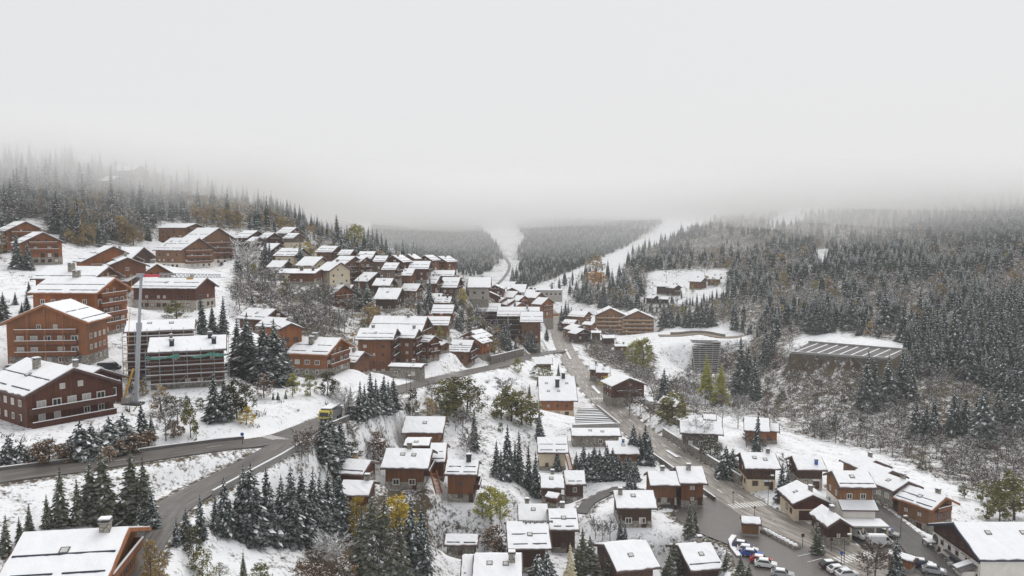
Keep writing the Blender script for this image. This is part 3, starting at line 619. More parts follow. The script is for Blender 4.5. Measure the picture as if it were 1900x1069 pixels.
# land cover: woods and scrub leave the ground half bare
PX, PY = proj(GX, GY, GZ)
REG = {
 'left_wood': [(-400, 180), (300, 250), (640, 395), (735, 478), (690, 482), (640, 462), (560, 432), (440, 428), (300, 410), (262, 452), (150, 462), (112, 440), (60, 405), (20, 408), (0, 480), (-400, 560)],
 'far_left': [(690, 395), (908, 395), (890, 425), (922, 458), (938, 476), (905, 508), (870, 514), (760, 480), (690, 440)],
 'far_mid': [(945, 535), (966, 495), (958, 470), (978, 446), (958, 420), (962, 395), (1235, 410), (1150, 466), (1090, 490), (1040, 512), (990, 532)],
 'far_low': [(1000, 532), (1060, 508), (1130, 488), (1130, 540), (1080, 560), (1040, 545)],
 'village': [(430, 432), (560, 425), (720, 470), (900, 505), (1000, 575), (1000, 660), (940, 690), (850, 650), (650, 640), (430, 575)],
 'slope': [(620, 860), (640, 790), (740, 735), (900, 700), (990, 700), (990, 800), (1000, 960), (900, 1060), (820, 1060), (820, 960), (700, 880)],
 'right_wood': [(1135, 545), (1168, 474), (1345, 402), (1420, 350), (2300, 330), (2300, 640), (1700, 640), (1500, 608), (1450, 660), (1350, 602), (1215, 590), (1060, 560), (1075, 528)],
 'spruce_bank': [(1585, 672), (1700, 640), (2300, 600), (2300, 850), (1900, 830), (1700, 810), (1600, 760)],
 'gorge': [(1215, 765), (1200, 722), (1290, 690), (1350, 640), (1460, 640), (1590, 700), (1700, 812), (2300, 850), (2300, 1000), (1840, 930), (1640, 845), (1490, 808), (1380, 772), (1290, 770)],
 'bank_scrub': [(1075, 625), (1150, 640), (1215, 655), (1215, 720), (1150, 690), (1090, 660)],
 'left_bank': [(-60, 700), (240, 690), (430, 730), (560, 700), (660, 720), (600, 790), (430, 812), (200, 845), (-60, 870)],
 'left_field': [(-60, 480), (120, 470), (300, 480), (430, 520), (430, 600), (240, 590), (-60, 640)],
 'mid_bare': [(425, 525), (520, 525), (640, 590), (640, 625), (560, 628), (440, 575)],
 'yard_wood': [(560, 985), (650, 900), (800, 905), (800, 1090), (560, 1090)],
}
BARE = np.full(GX.shape, .235)
for k, b in (('left_wood', .55), ('far_left', .62), ('far_mid', .60), ('far_low', .24), ('village', .44), ('slope', .27), ('right_wood', .60), ('spruce_bank', .60), ('gorge', .50), ('bank_scrub', .62), ('mid_bare', .58), ('yard_wood', .6)):
    BARE[in_poly(PX, PY, REG[k]) & (GY > 90)] = b
PIS = [[(905, 540), (910, 508), (932, 490), (938, 472), (922, 452), (906, 428), (920, 400), (952, 400), (962, 430), (955, 452), (962, 476), (954, 502), (942, 538)],
       [(1000, 532), (1060, 506), (1140, 468), (1220, 434), (1350, 385), (1352, 397), (1250, 435), (1162, 472), (1142, 520), (1125, 520), (1128, 490), (1060, 520), (1005, 542)],
       [(1420, 420), (1445, 398), (1560, 370), (1560, 385), (1440, 425)], [(1505, 495), (1515, 462), (1550, 462), (1545, 485), (1520, 505)]]
BARE[in_poly(PX, PY, [(1198, 503), (1350, 500), (1350, 545), (1300, 560), (1198, 568)]) & (GY > 500)] = .2
for i, p in enumerate(PIS): BARE[in_poly(PX, PY, p) & (GY > 500)] = (.30, .10, .1, .15)[i]
for _ in range(3):
    BARE[1:-1, 1:-1] = (BARE[1:-1, 1:-1] * 2 + BARE[:-2, 1:-1] + BARE[2:, 1:-1] + BARE[1:-1, :-2] + BARE[1:-1, 2:]) / 6
BARE += .40 * (1 - sstep(.0, 1.4, np.abs(ROADD - .6))) * (GY < 450)       # grit and slush thrown on the verges
gx, gy = np.gradient(GZ, axis=0) / np.gradient(GY, axis=0), np.gradient(GZ, axis=1) / np.gradient(GX, axis=1)
BARE += .12 * sstep(.55, 1.1, np.hypot(gx, gy)) * (GY < 500)
def build_terrain():
    vs = np.stack([GX, GY, GZ], -1).reshape(-1, 3)
    i, j = np.meshgrid(np.arange(NROW - 1), np.arange(NCOL - 1), indexing='ij'); k = (i * NCOL + j).ravel()
    fs = np.stack([k, k + 1, k + NCOL + 1, k + NCOL], -1)
    me = bpy.data.meshes.new('ground'); me.vertices.add(len(vs)); me.vertices.foreach_set('co', vs.ravel())
    me.loops.add(fs.size); me.loops.foreach_set('vertex_index', fs.ravel().astype(np.int32))
    me.polygons.add(len(fs)); me.polygons.foreach_set('loop_start', np.arange(0, fs.size, 4, dtype=np.int32))
    me.polygons.foreach_set('use_smooth', np.ones(len(fs), bool))
    me.update(); me.validate()
    at = me.attributes.new('bare', 'FLOAT', 'POINT'); at.data.foreach_set('value', np.clip(BARE, 0, 1.1).ravel().astype(np.float32))
    me.materials.append(MATS['snowy_ground'])
    tag(link('ground', me), 'snow covered valley slopes with brown scrub', None, None, 'structure')
build_terrain()
def strip(name, pts, hw, mat, dz=0.0, parent=None, nx=4):
    vs, fs = [], []
    for i, p in enumerate(pts):
        d = pts[min(i + 1, len(pts) - 1)] - pts[max(i - 1, 0)]; d.z = 0; d.normalize(); s = Vector((d.y, -d.x, 0))
        for q in range(nx + 1): vs.append(p + s * hw * (2 * q / nx - 1) + Vector((0, 0, dz)))
    for i in range(len(pts) - 1):
        for q in range(nx): a = i * (nx + 1) + q; fs.append((a, a + 1, a + nx + 2, a + nx + 1))
    n = len(vs); vs += [p - Vector((0, 0, 1.2)) for p in vs]
    for i in range(len(pts) - 1):
        for q in (0, nx): a = i * (nx + 1) + q; b = a + nx + 1; fs.append((a, b, b + n, a + n) if q else (b, a, a + n, b + n))
    m = MB(); m.add(vs, fs, mat); o = m.build(name, parent); me = o.data; uv = me.uv_layers.new(name='UVMap')
    run = [0.0]
    for i in range(1, len(pts)): run.append(run[-1] + (pts[i] - pts[i - 1]).length)
    for l in me.loops: k = l.vertex_index % n; uv.data[l.index].uv = ((k % (nx + 1)) / nx, run[k // (nx + 1)])
    return o
ROBJ = {}
for i, (nm, pts, hw, mat) in enumerate(ROADS):
    ROBJ[nm] = tag(strip(nm, pts, hw, mat, .012 * i), None, None, None, 'structure')
def flat(name, poly, mat, z):
    m = MB(); m.add([(p.x, p.y, z) for p in poly], [tuple(range(len(poly)))], mat)
    o = m.build(name)
    bm = bmesh.new(); bm.from_mesh(o.data)
    for f in bm.faces:
        if f.normal.z < 0: f.normal_flip()
    bmesh.ops.triangulate(bm, faces=bm.faces[:]); bm.to_mesh(o.data); bm.free()
    return o
tag(flat('road_yard', YARD, 'asphalt', ZV - .03), None, None, None, 'structure')
tag(flat('road_yard_side', YARD2, 'asphalt_dark', ZV - .05), None, None, None, 'structure')
# ------------------------------------------------------------------ houses
def unit_window(frame):
    m = MB(); t = .11
    for y0, y1, z0, z1 in ((-.5, .5, 0, t), (-.5, .5, 1 - t, 1), (-.5, -.5 + t, t, 1 - t), (.5 - t, .5, t, 1 - t), (-.035, .035, t, 1 - t)):
        m.box(0, .09, y0, y1, z0, z1, frame)
    return m.mesh('window')
def unit_pane(mat):
    m = MB(); m.box(.005, .05, -.42, .42, .08, .92, mat); return m.mesh('pane')
WIN = {f: unit_window(f) for f in ('window_frame', 'window_white', 'timber_dark')}
PANE = {p: unit_pane(p) for p in ('glass_dark', 'curtain')}
def unit_far(frame, pane):
    m = MB(); m.box(0, .06, -.5, .5, 0, 1, frame); m.box(.06, .075, -.40, .40, .1, .9, pane); return m.mesh('window')
FARW = {(f, p): unit_far(f, p) for f in WIN for p in PANE}
def snow_slab(m, sx, sy0, sy1, zf, x0, x1, th, mat, seed):
    """snow lying on one roof slope: slightly ragged edges and a lumpy top; zf(y) is the roof surface"""
    r = random.Random(seed); nx, ny = max(5, int((x1 - x0) / .9)), 5
    top, bot = [], []
    for i in range(nx + 1):
        for j in range(ny + 1):
            x = x0 + (x1 - x0) * i / nx; y = sy0 + (sy1 - sy0) * j / ny
            if i in (0, nx): x += r.uniform(-.06, .10) * (1 if i == 0 else -1)
            e = 1.0
            if j == ny: y += r.uniform(-.16, .12) * (1 if sy1 > sy0 else -1); e = .72
            if i in (0, nx): e = min(e, .8)
            top.append((x, y, zf(y) + th * e * r.uniform(.72, 1.22) if j else zf(y) + th)); bot.append((x, y, zf(y) + .004))
    n = ny + 1; k = len(top); fs = []
    for i in range(nx):
        for j in range(ny):
            a = i * n + j; q = (a, a + 1, a + n + 1, a + n); fs.append(q if sy1 < sy0 else q[::-1])
    for i in range(nx): a = i * n + ny; fs.append((a, a + n, a + n + k, a + k) if sy1 > sy0 else (a + n, a, a + k, a + n + k))
    for i in (0, nx):
        for j in range(ny): a = i * n + j; fs.append((a, a + 1, a + 1 + k, a + k))
    m.add(top + bot, fs, mat)
def make_house(h, idx):
    rr = random.Random(idx * 17 + 3)
    L, W, H, t, a, c = h['L'], h['W'], h['H'], h['t'], h['a'], h['c']
    lab = h['label']; wall = h['wall']; near = h.get('near', 0); far = h['Y'] > 440
    if 'apartment' in lab and 'in front of' not in lab: name, cat = 'apartment_house', 'apartment building'
    elif 'hotel' in lab and 'behind' not in lab: name, cat = 'hotel', 'hotel'
    elif 'inn ' in lab: name, cat = 'inn', 'inn'
    elif 'school' in lab: name, cat = 'school_building', 'building'
    elif 'shed' in lab or ' hut ' in lab or 'barn' in lab: name, cat = 'shed', 'shed'
    else: name, cat = 'chalet', 'house'
    if h.get('nm'): name, cat = h['nm'], h['nm']
    root = tag(empty(name, c, a), lab, cat, 'snow roofed houses of the valley village')
    ov = min(1.1, W * .09); ovx = min(1.5 if h.get('bal', 1) and H > 4 else .9, L * .14)
    wy, xa, xb = W / 2 - ov, -L / 2 + ovx * .7, L / 2 - ovx
    rz = lambda y: H + (W / 2 - abs(y)) * t          # roof underside plane
    base = h.get('base', 1.2 if not far else .8); bm_ = h.get('basemat', 'stone_wall')
    deep = -7.0 if H > 2.6 else -2.5
    h['dims'] = (xa, xb, wy)
    m = MB(); zt = rz(wy) - .02
    m.prism([(-wy, base - .05), (wy, base - .05), (wy, zt), (0, rz(0) - .06), (-wy, zt)], xa, xb, wall); m.build('wall', root)
    m = MB(); m.box(xa - .07, xb + .07, -wy - .07, wy + .07, deep, base, bm_); m.build('stone_base' if 'stone' in bm_ else 'ground_floor', root)
    # roof
    fa = h.get('fascia', 'fascia'); th = .26; m = MB()
    for s in (1, -1):
        vs = [(x, y, z) for x in (-L / 2, L / 2) for y, z in ((0, rz(0)), (s * W / 2, H), (s * W / 2, H + th), (0, rz(0) + th))]
        m.add(vs, [(0, 1, 2, 3), (7, 6, 5, 4), (0, 4, 5, 1), (1, 5, 6, 2), (2, 6, 7, 3)], fa)
    if not far:
        for s in (1, -1):
            for x in (L / 2 - .12, -L / 2 + .12):   # barge boards
                m.add([(x + dx, y, z) for dx in (-.07, .15 if x > 0 else .07) for y, z in ((0, rz(0) - .22), (s * W / 2, H - .22), (s * W / 2, H + th + .02), (0, rz(0) + th + .02))],
                      [(0, 1, 2, 3), (7, 6, 5, 4), (0, 4, 5, 1), (2, 6, 7, 3), (1, 5, 6, 2)], fa)
    roof = m.build('roof', root)
    zr = lambda y: rz(y) + th
    sn = h.get('snow', 'snow'); m = MB(); e = .16
    for s in (1, -1): snow_slab(m, 0, 0, s * (W / 2 - e), zr, -L / 2 + e, L / 2 - e, .24, sn, idx * 2 + s)
    m.build('snow', roof)
    tc = Vector((-c.x, -c.y, 0)); tc.rotate(Matrix.Rotation(-a, 3, 'Z')); tc.normalize()
    s_vis = -1 if tc.y < 0 else 1
    # snow guards: dark bars that show through the snow
    sec = 1 / math.cos(math.atan(t))
    for g in range(h.get('guards', 2)):
        fy = (.84, .48, .66)[g] if h.get('guards', 2) > 1 else .78
        y = s_vis * W / 2 * fy; x0, x1 = -L / 2 + .5, L / 2 - .5
        segs = [(x0, x1)] if rr.random() < .35 else [(x0 + rr.uniform(0, L * .1), rr.uniform(-.05, .05) * L - .25), (rr.uniform(.05, .1) * L, x1 - rr.uniform(0, .6))]
        for q0, q1 in segs:
            m = MB(); hw = .10
            z0, z1 = zr(y - hw), zr(y + hw)
            m.add([(x, yy_, zz + dz) for x in (q0, q1) for yy_, zz, dz in ((y - hw, z0, .1), (y + hw, z1, .1), (y + hw, z1, .30), (y - hw, z0, .30))],
                  [(0, 1, 2, 3), (7, 6, 5, 4), (0, 4, 5, 1), (1, 5, 6, 2), (2, 6, 7, 3), (3, 7, 4, 0)], 'guard_bar'); m.build('snow_guard', roof)
    chim = h.get('chim')
    if chim is None: chim = [(rr.uniform(-.3, .3), s_vis * -rr.uniform(.02, .12))] if rr.random() < .6 and L > 6 else []
    for cdef in chim:
        fx, fy = cdef[0], cdef[1]; sc = cdef[2] if len(cdef) > 2 else 1.15
        # fy < 0 lies on the slope the camera sees
        x = fx * L; y = -fy * W * s_vis; z = zr(y); cm = h.get('chimmat', 'stone_wall'); m = MB(); b = .42 * sc if cm != 'steel_dark' else .33 * sc
        top = max(z, zr(0) - .3 * sc) + .9 * sc if abs(fy) < .12 else z + 1.15 * sc
        m.box(x - b, x + b, y - b * .8, y + b * .8, z - .5, top, cm)
        m.box(x - b * 1.2, x + b * 1.2, y - b, y + b, top, top + .12, 'concrete' if cm != 'steel_dark' else 'steel_dark')
        for q in (-1, 1): m.box(x + q * b * .8 - .1, x + q * b * .8 + .1, y - b * .6, y + b * .6, top + .12, top + .36, cm)
        m.box(x - b * 1.25, x + b * 1.25, y - b * 1.05, y + b * 1.05, top + .36, top + .44, 'roof_slate')
        m.box(x - b * 1.1, x + b * 1.1, y - b * .9, y + b * .9, top + .442, top + .62, 'snow'); m.build('chimney', roof)
    nsk = h.get('sky')
    if nsk is None: nsk = rr.choice((0, 0, 1)) if not far else 0
    for k in range(nsk):
        x = L * ((k % 3) - min(nsk - 1, 2) / 2) * .28 + rr.uniform(-.04, .04) * L; fy = (.30, .62)[k // 3] if nsk > 3 else rr.uniform(.28, .5)
        y = s_vis * W / 2 * fy; d = .5; m = MB()
        for half, mat, z_ in (((.55, d), 'roof_slate', .34), ((.40, d * .72), 'curtain', .355)):
            y0, y1 = y - half[1], y + half[1]
            m.add([(x + sx * half[0], q, zr(q) + z_) for q in (y0, y1) for sx in (-1, 1)] + [(x + sx * half[0], q, zr(q) + .05) for q in (y0, y1) for sx in (-1, 1)],
                  [(0, 1, 3, 2), (0, 4, 5, 1), (2, 3, 7, 6), (0, 2, 6, 4), (1, 5, 7, 3)], mat)
        m.build('skylight', roof)
    if h.get('ridge'):
        m = MB()
        for k in range(14):
            x = -L * .1 + k * .45; m.box(x, x + .38, s_vis * -.1, s_vis * rr.uniform(.35, .8), zr(0) + .02, zr(0) + .27, 'roof_slate')
        m.build('ridge_tiles', roof)
    # windows and balconies on the faces that look towards the camera
    faces = []
    if tc.x > .04: faces.append(('g', xb, 0))
    if tc.x < -.04: faces.append(('b', xa, math.pi))
    if tc.y < -.04: faces.append(('s', -wy, -math.pi / 2))
    if tc.y > .04: faces.append(('s', wy, math.pi / 2))
    fr = h.get('frame', rr.choice(('window_frame', 'window_frame', 'window_white'))); cur = h.get('curtain', .35)
    nf = max(1, int((H + .3) / 2.75))
    def window(pos, ang, w, hh):
        pane = 'curtain' if rr.random() < cur else 'glass_dark'
        if near or h['Y'] < 300:
            o = link('window', WIN[fr], root, pos, ang, (1, w, hh)); link('pane', PANE[pane], o)
        else: link('window', FARW[(fr, pane)], root, pos, ang, (1, w, hh))
    if h.get('win', 1) and not h.get('inn'):
        for kind, off, ang in faces:
            wide = 2 * wy if kind in 'gb' else xb - xa
            step = 2.9 if not far else 4.2
            n = max(1, min(5, int(wide / step)))
            if kind == 's' and h.get('sidewin'): n = h['sidewin']
            lv = list(range(nf))
            if kind in 'gb' and W / 2 * t > 2.4: lv.append(nf)
            for k in lv:
                zb = k * 2.75 + .95
                kk = n if k < nf else max(1, n // 2 - (0 if W > 14 else 1))
                ww, hh = rr.choice(((1.0, 1.25), (1.25, 1.3), (1.5, 1.35))) if k < nf else (1.0, 1.1)
                zbal = h.get('bal', 1) and kind == 'g' and 0 < k < nf
                if zbal: ww, hh, zb = 1.7, 1.95, k * 2.75 + .12
                if h.get('glazed') and kind == 'g' and k >= nf - 1: ww, hh, kk = 1.9, 1.7, 3
                if h.get('garage') and kind == 'g' and k == 0: continue
                for q in range(kk):
                    if rr.random() < .12 and kk > 2: continue
                    span = wide * (.86 if k < nf else .42)
                    p = (q + .5) / kk * span - span / 2
                    if zb + hh > (H if kind == 's' else rz(p) - .25) + (ov * t - .25 if kind == 's' else 0): continue
                    eps = .075 if zb < base else .005
                    pos = (off + eps, p, zb) if kind == 'g' else (off - eps, p, zb) if kind == 'b' else ((xa + xb) / 2 + p, off + (eps if off > 0 else -eps), zb)
                    window(pos, ang, ww, hh)
    nb = h.get('bal'); nb = (min(nf - 1, 2) if nb is None else nb)
    if nb and tc.x > .04:
        rm = h.get('railmat', 'wood_rail' if 'orange' in wall or 'tan' in wall else 'wood_rail_dark')
        for k in range(nb):
            z = (nf - k) * 2.75 - (0 if nf * 2.75 + .9 < rz(0) - 2 else 2.75)
            if h.get('balz'): z = h['balz'][k]
            elif z < 1.8: continue
            half = min(wy * (.97 if h.get('balfull') or h.get('balz') else .78), max(0, (rz(0) - z - 1.9) / t))
            if half < 1.2: continue
            dep = 1.25 if not h.get('balz') else 1.7; m = MB()
            m.box(xb + .003, xb + dep, -half, half, z - .16, z, 'timber_dark'); m.box(xb + dep - .08, xb + dep, -half, half, z + .001, z + .95, rm)
            for s in (-1, 1): m.box(xb + .003, xb + dep - .081, s * half - .04 - s * .04, s * half + .04 - s * .04, z + .001, z + .95, rm)
            b = m.build('balcony', root); m = MB(); m.box(xb + dep - .16, xb + dep + .06, -half, half, z + .953, z + 1.07, 'snow'); m.build('rail_snow', b)
    if h.get('sidebal'):
        for k in range(h['sidebal']):
            z = H - 1.2 - 2.75 * (k + .45); y0 = s_vis * wy; m = MB(); y1 = y0 + s_vis * 1.2
            m.box(xa, xb, min(y0, y1), max(y0, y1), z - .15, z, 'timber_dark'); m.box(xa, xb, min(y1, y1 + s_vis * .08), max(y1, y1 + s_vis * .08), z, z + .9, 'wood_rail_dark')
            b = m.build('balcony', root); m = MB(); m.box(xa, xb, y1 - .06, y1 + .08, z + .903, z + .98, 'snow'); m.build('rail_snow', b)
    if h.get('posts'):
        for p in (-wy * .94, -wy * .45, 0, wy * .45):
            m = MB(); m.box(xb + 1.05, xb + 1.28, p - .12, p + .12, -1, rz(p) - .2, 'timber'); m.build('post', root)
    if h.get('garage'):
        m = MB(); m.box(xb + .075, xb + .14, -2.9, 1.4, 0, 2.3, 'timber_dark'); m.build('garage_door', root)
        m = MB()
        for p in (-2.9, -1.45, 0, 1.34): m.box(xb + .141, xb + .17, p, p + .06, 0, 2.3, 'wood_red')
        m.build('door_frame', root)
        m = MB(); m.box(xb + .07, xb + .12, 2.2, 3.3, 0, 2.1, 'timber'); m.build('door', root)
    elif near and tc.y < 0 and not h.get('inn'):
        x = rr.uniform(.1, .3) * L; m = MB(); m.box(x - .5, x + .5, -wy - .13, -wy - .071, 0, 2.1, 'timber_dark'); m.build('door', root)
    if h.get('lgable'):                                  # the far gable also shows: a small porch roof and its door
        m = MB(); x = L * .12; m.box(x - .8, x + .8, -wy - 1.2, -wy - .071, 2.3, 2.42, 'timber_dark'); b = m.build('porch_roof', root)
        m = MB(); m.box(x - .85, x + .85, -wy - 1.25, -wy - .08, 2.423, 2.62, 'snow'); m.build('snow', b)
    if h.get('leanto'):
        y1 = -wy - 2.6; m = MB()
        m.add([(x, y, z) for x in (xa - .6, xb + .6) for y, z in ((-wy - .08, 5.9), (y1, 4.5), (y1, 4.7), (-wy - .08, 6.1))], [(0, 1, 2, 3), (7, 6, 5, 4), (0, 4, 5, 1), (1, 5, 6, 2), (2, 6, 7, 3)], 'fascia')
        b = m.build('lower_roof', root); m = MB()
        m.add([(x, y, z) for x in (xa - .5, xb + .5) for y, z in ((-wy - .09, 6.103), (y1 + .1, 4.703), (y1 + .1, 4.87), (-wy - .09, 6.32))], [(0, 1, 2, 3), (7, 6, 5, 4), (0, 4, 5, 1), (1, 5, 6, 2), (2, 6, 7, 3)], 'snow'); m.build('snow', b)
        m = MB(); m.box(xa, xb, y1 + .7, -wy - .075, -6, 4.9, 'render_white'); m.build('front_wall', root)
        m = MB(); m.box(xa - .3, xb + 1.2, y1 - 4.2, y1 + .65, 2.35, 2.6, 'concrete'); b = m.build('carport_roof', root)
        m = MB(); m.box(xa - .2, xb + 1.1, y1 - 4.1, y1 + .55, 2.603, 2.76, 'snow_rough'); m.build('snow', b)
        for q in range(4):
            x = xa + (xb + .8 - xa) * q / 3; m = MB(); m.box(x - .2, x + .2, y1 - 4.0, y1 - 3.6, -4, 2.349, 'render_cream'); m.build('post', root)
    if h.get('inn'):
        m = MB(); zl = 4.2                                # white lower wall in front of the timber gable
        m.prism([(-wy - .02, -6), (wy + .02, -6), (wy + .02, zl), (-wy - .02, zl)], xb + .06, xb + .2, 'render_white'); m.build('white_wall', root)
        m = MB(); m.box(xa, xb, wy + .01, wy + .12, -6, H - .3, 'render_white'); m.build('side_wall', root)
        def face(nm, p0, p1, z0, z1, d0, d1, mat): mm = MB(); mm.box(xb + d0, xb + d1, p0, p1, z0, z1, mat); return mm.build(nm, root)
        for p in (-4.6, -1.9, .9, 4.4): o = link('window', WIN['timber_dark'], root, (xb + .2, p, 2.75), 0, (1, 1.0, .95)); link('pane', PANE['glass_dark'], o)
        for p in (-5.6, 7.6): o = link('window', WIN['timber_dark'], root, (xb + .2, p, .9), 0, (1, .9, 1.0)); link('pane', PANE['glass_dark'], o)
        for p in (-4, -1, 2.5, 5): o = link('window', WIN['window_frame'], root, (xb + .01, p, 5.0), 0, (1, 1.1, 1.1)); link('pane', PANE['glass_dark'], o)
        # arched door
        mm = MB(); n = 10; pts = [(2.0 * math.cos(math.pi * i / n), 1.0 + 1.0 * math.sin(math.pi * i / n)) for i in range(n + 1)]
        prof = [(2.0, -.5)] + pts + [(-2.0, -.5)]
        mm.prism([(y + .2, z) for y, z in prof], xb + .2, xb + .25, 'glass_dark')
        mm.prism([(y * 1.18 + .2, z * 1.12) for y, z in prof], xb + .199, xb + .23, 'stone_pale'); mm.build('arched_door', root)
        face('awning', -2.9, 3.4, 2.3, 2.5, .2, 1.0, 'roof_slate')
        # round dark sign with a paler band of lettering, and a line of lettering along the wall
        mm = MB(); n = 24
        def disc(r, d0, d1, mat, py=-7.2, pz=2.9): mm.prism([(py + r * math.cos(2 * math.pi * i / n), pz + r * math.sin(2 * math.pi * i / n)) for i in range(n)], xb + d0, xb + d1, mat)
        disc(1.05, .2, .30, 'steel_dark'); disc(.92, .301, .32, 'stone_dark'); disc(.84, .321, .335, 'steel_dark'); sign = mm.build('round_sign', root)
        mm = MB(); rq = random.Random(5)
        for i in range(7):
            y = -7.78 + i * .17; zq = 2.74 + rq.choice((0, .15, .30)); mm.box(xb + .336, xb + .35, y, y + .04, 2.74, 3.1, 'stone_pale'); mm.box(xb + .336, xb + .35, y + .04, y + .12, zq, zq + .06, 'stone_pale')
        mm.build('lettering', sign)
        mm = MB()
        for i in range(22):
            y = -3.6 + i * .42
            if i in (6, 13): continue
            mm.box(xb + .2, xb + .24, y, y + .07, 3.86, 4.1, 'steel_dark'); mm.box(xb + .2, xb + .24, y + .07, y + .24, rq.choice((3.86, 3.95, 4.02)), 4.1 - rq.choice((0, .05)), 'steel_dark')
        mm.build('wall_lettering', root)
        mm = MB(); mm.box(xb + .2, xb + .25, -4.3, -3.9, 3.82, 4.15, 'green_net'); mm.build('sign_emblem', root)
        # porch with its own small roof at the near corner
        mm = MB(); mm.box(xb + .21, xb + 3.0, 5.2, 7.6, -5, 2.3, 'render_white'); b = mm.build('porch', root)
        mm = MB(); mm.add([(xb + x, y, z) for y in (4.8, 8.0) for x, z in ((.21, 3.3), (3.4, 2.2), (3.4, 2.4), (.21, 3.5))], [(0, 1, 2, 3), (7, 6, 5, 4), (0, 4, 5, 1), (1, 5, 6, 2), (2, 6, 7, 3)], 'roof_slate'); mm.build('porch_roof', b)
        mm = MB(); mm.add([(xb + x, y, z) for y in (4.85, 6.4) for x, z in ((.3, 3.505), (3.3, 2.45), (3.3, 2.6), (.3, 3.66))], [(0, 1, 2, 3), (7, 6, 5, 4), (0, 4, 5, 1), (1, 5, 6, 2), (2, 6, 7, 3)], 'snow'); mm.build('porch_snow', b)
        mm = MB(); mm.box(xb + .21, xb + 2.2, -wy - .6, -wy + 1.8, 2.2, 2.35, 'roof_slate'); mm.box(xb + .3, xb + 2.1, -wy - .5, -wy + 1.7, 2.353, 2.55, 'snow')
        for y in (-wy - .5, -wy + 1.6): mm.box(xb + 2.0, xb + 2.15, y, y + .15, -3, 2.199, 'timber_dark')
        mm.build('entrance_canopy', root)
    return root
for i, h in enumerate(HOUSES): make_house(h, i)
# ------------------------------------------------------------------ trees
class TM(MB): pass
def spruce_mesh(seed, H=16.0, Rm=3.0, tiers=21, per=9, snow=.7, needles='needles', lod=0, droop=.34):
    r = random.Random(seed); m = MB()
    for k in range(tiers):
        f = (k + r.uniform(-.3, .3)) / tiers; z = H * (.07 + .92 * max(f, 0)); rad_ = Rm * (1 - max(f, 0)) ** .82 + .16
        n = max(4, int(per * (.45 + .55 * (1 - f)))) ; ph = r.random() * 6.28
        for q in range(n):
            a = ph + 6.283 * q / n + r.uniform(-.3, .3); l = rad_ * r.uniform(.70, 1.14); c, s = math.cos(a), math.sin(a)
            dz = droop * r.uniform(.7, 1.3); w = l * r.uniform(.26, .36) + .1
            def pt(o, side, up): return (c * o - s * side, s * o + c * side, z + up)
            p0 = pt(.0, 0, .12 * l + .1); p1 = pt(l * .55, 0, -.30 * l * dz + .06); p2 = pt(l, 0, -l * dz)
            s1 = pt(l * .5, w, -.34 * l * dz - .2 * w - .06); s2 = pt(l * .5, -w, -.34 * l * dz - .2 * w - .06)
            e1 = pt(l * .88, w * .62, -l * dz - .12); e2 = pt(l * .88, -w * .62, -l * dz - .12)
            if lod: m.add([p0, s1, p1, s2, p2], [(0, 2, 1), (0, 3, 2), (1, 2, 4), (2, 3, 4)], needles)
            else:
                m.add([p0, s1, p1, s2, p2, e1, e2, pt(l * .3, w * .8, -.3 * l * dz - .25), pt(l * .3, -w * .8, -.3 * l * dz - .25)],
                      [(0, 2, 1), (0, 3, 2), (1, 2, 5), (2, 4, 5), (3, 6, 2), (2, 6, 4), (0, 1, 7), (0, 8, 3)], needles)
            if r.random() < snow * (.72 + .5 * f):
                zz = lambda o: .12 * l * (1 - o) - l * dz * o * (.55 + .45 * o) + .17
                for part in range(1 if lod else r.choice((2, 3, 4))):
                    o0 = r.uniform(.15, .62); o1 = min(1.02, o0 + r.uniform(.22, .48)); om = o0 + (o1 - o0) * r.uniform(.4, .75); sw = w * r.uniform(.16, .40) * (1.5 if lod else 1.0); sd = r.uniform(-.45, .45) * w * (1 - om * .5)
                    dr = .2 * abs(sd)
                    m.add([pt(l * o0, sd * .4, zz(o0) - dr * .4), pt(l * om, sd + sw, zz(om) - dr - .2 * sw), pt(l * o1, sd * r.uniform(.6, 1.2), zz(o1) - dr), pt(l * om, sd - sw, zz(om) - dr - .2 * sw)], [(0, 2, 1), (0, 3, 2)], 'tree_snow')
    nc = 6 if lod else 8; rc = Rm * (.62 if lod else .5)             # the dark inner mass of the crown
    ring = [(rc * math.cos(6.283 * q / nc), rc * math.sin(6.283 * q / nc), H * .10) for q in range(nc)]; ring2 = [(x * .62, y * .62, H * .48) for x, y, z in ring]
    m.add(ring + ring2 + [(0, 0, H * .95)], [(q, (q + 1) % nc, nc + (q + 1) % nc, nc + q) for q in range(nc)] + [(nc + q, nc + (q + 1) % nc, 2 * nc) for q in range(nc)], needles)
    top = H * 1.02
    for a in (0, 2.1, 4.2): m.add([(0, 0, top), (.22 * math.cos(a), .22 * math.sin(a), H * .93), (.22 * math.cos(a + 2.1), .22 * math.sin(a + 2.1), H * .93)], [(0, 1, 2)], needles)
    return m
def trunk_mesh(H, r0, mat='bark', n=6):
    m = MB(); m.tube([(0, 0, -1.2), (0, 0, H * .3), (0, 0, H * .7), (0, 0, H)], [r0 * 1.25, r0, r0 * .55, .03], n, mat); return m
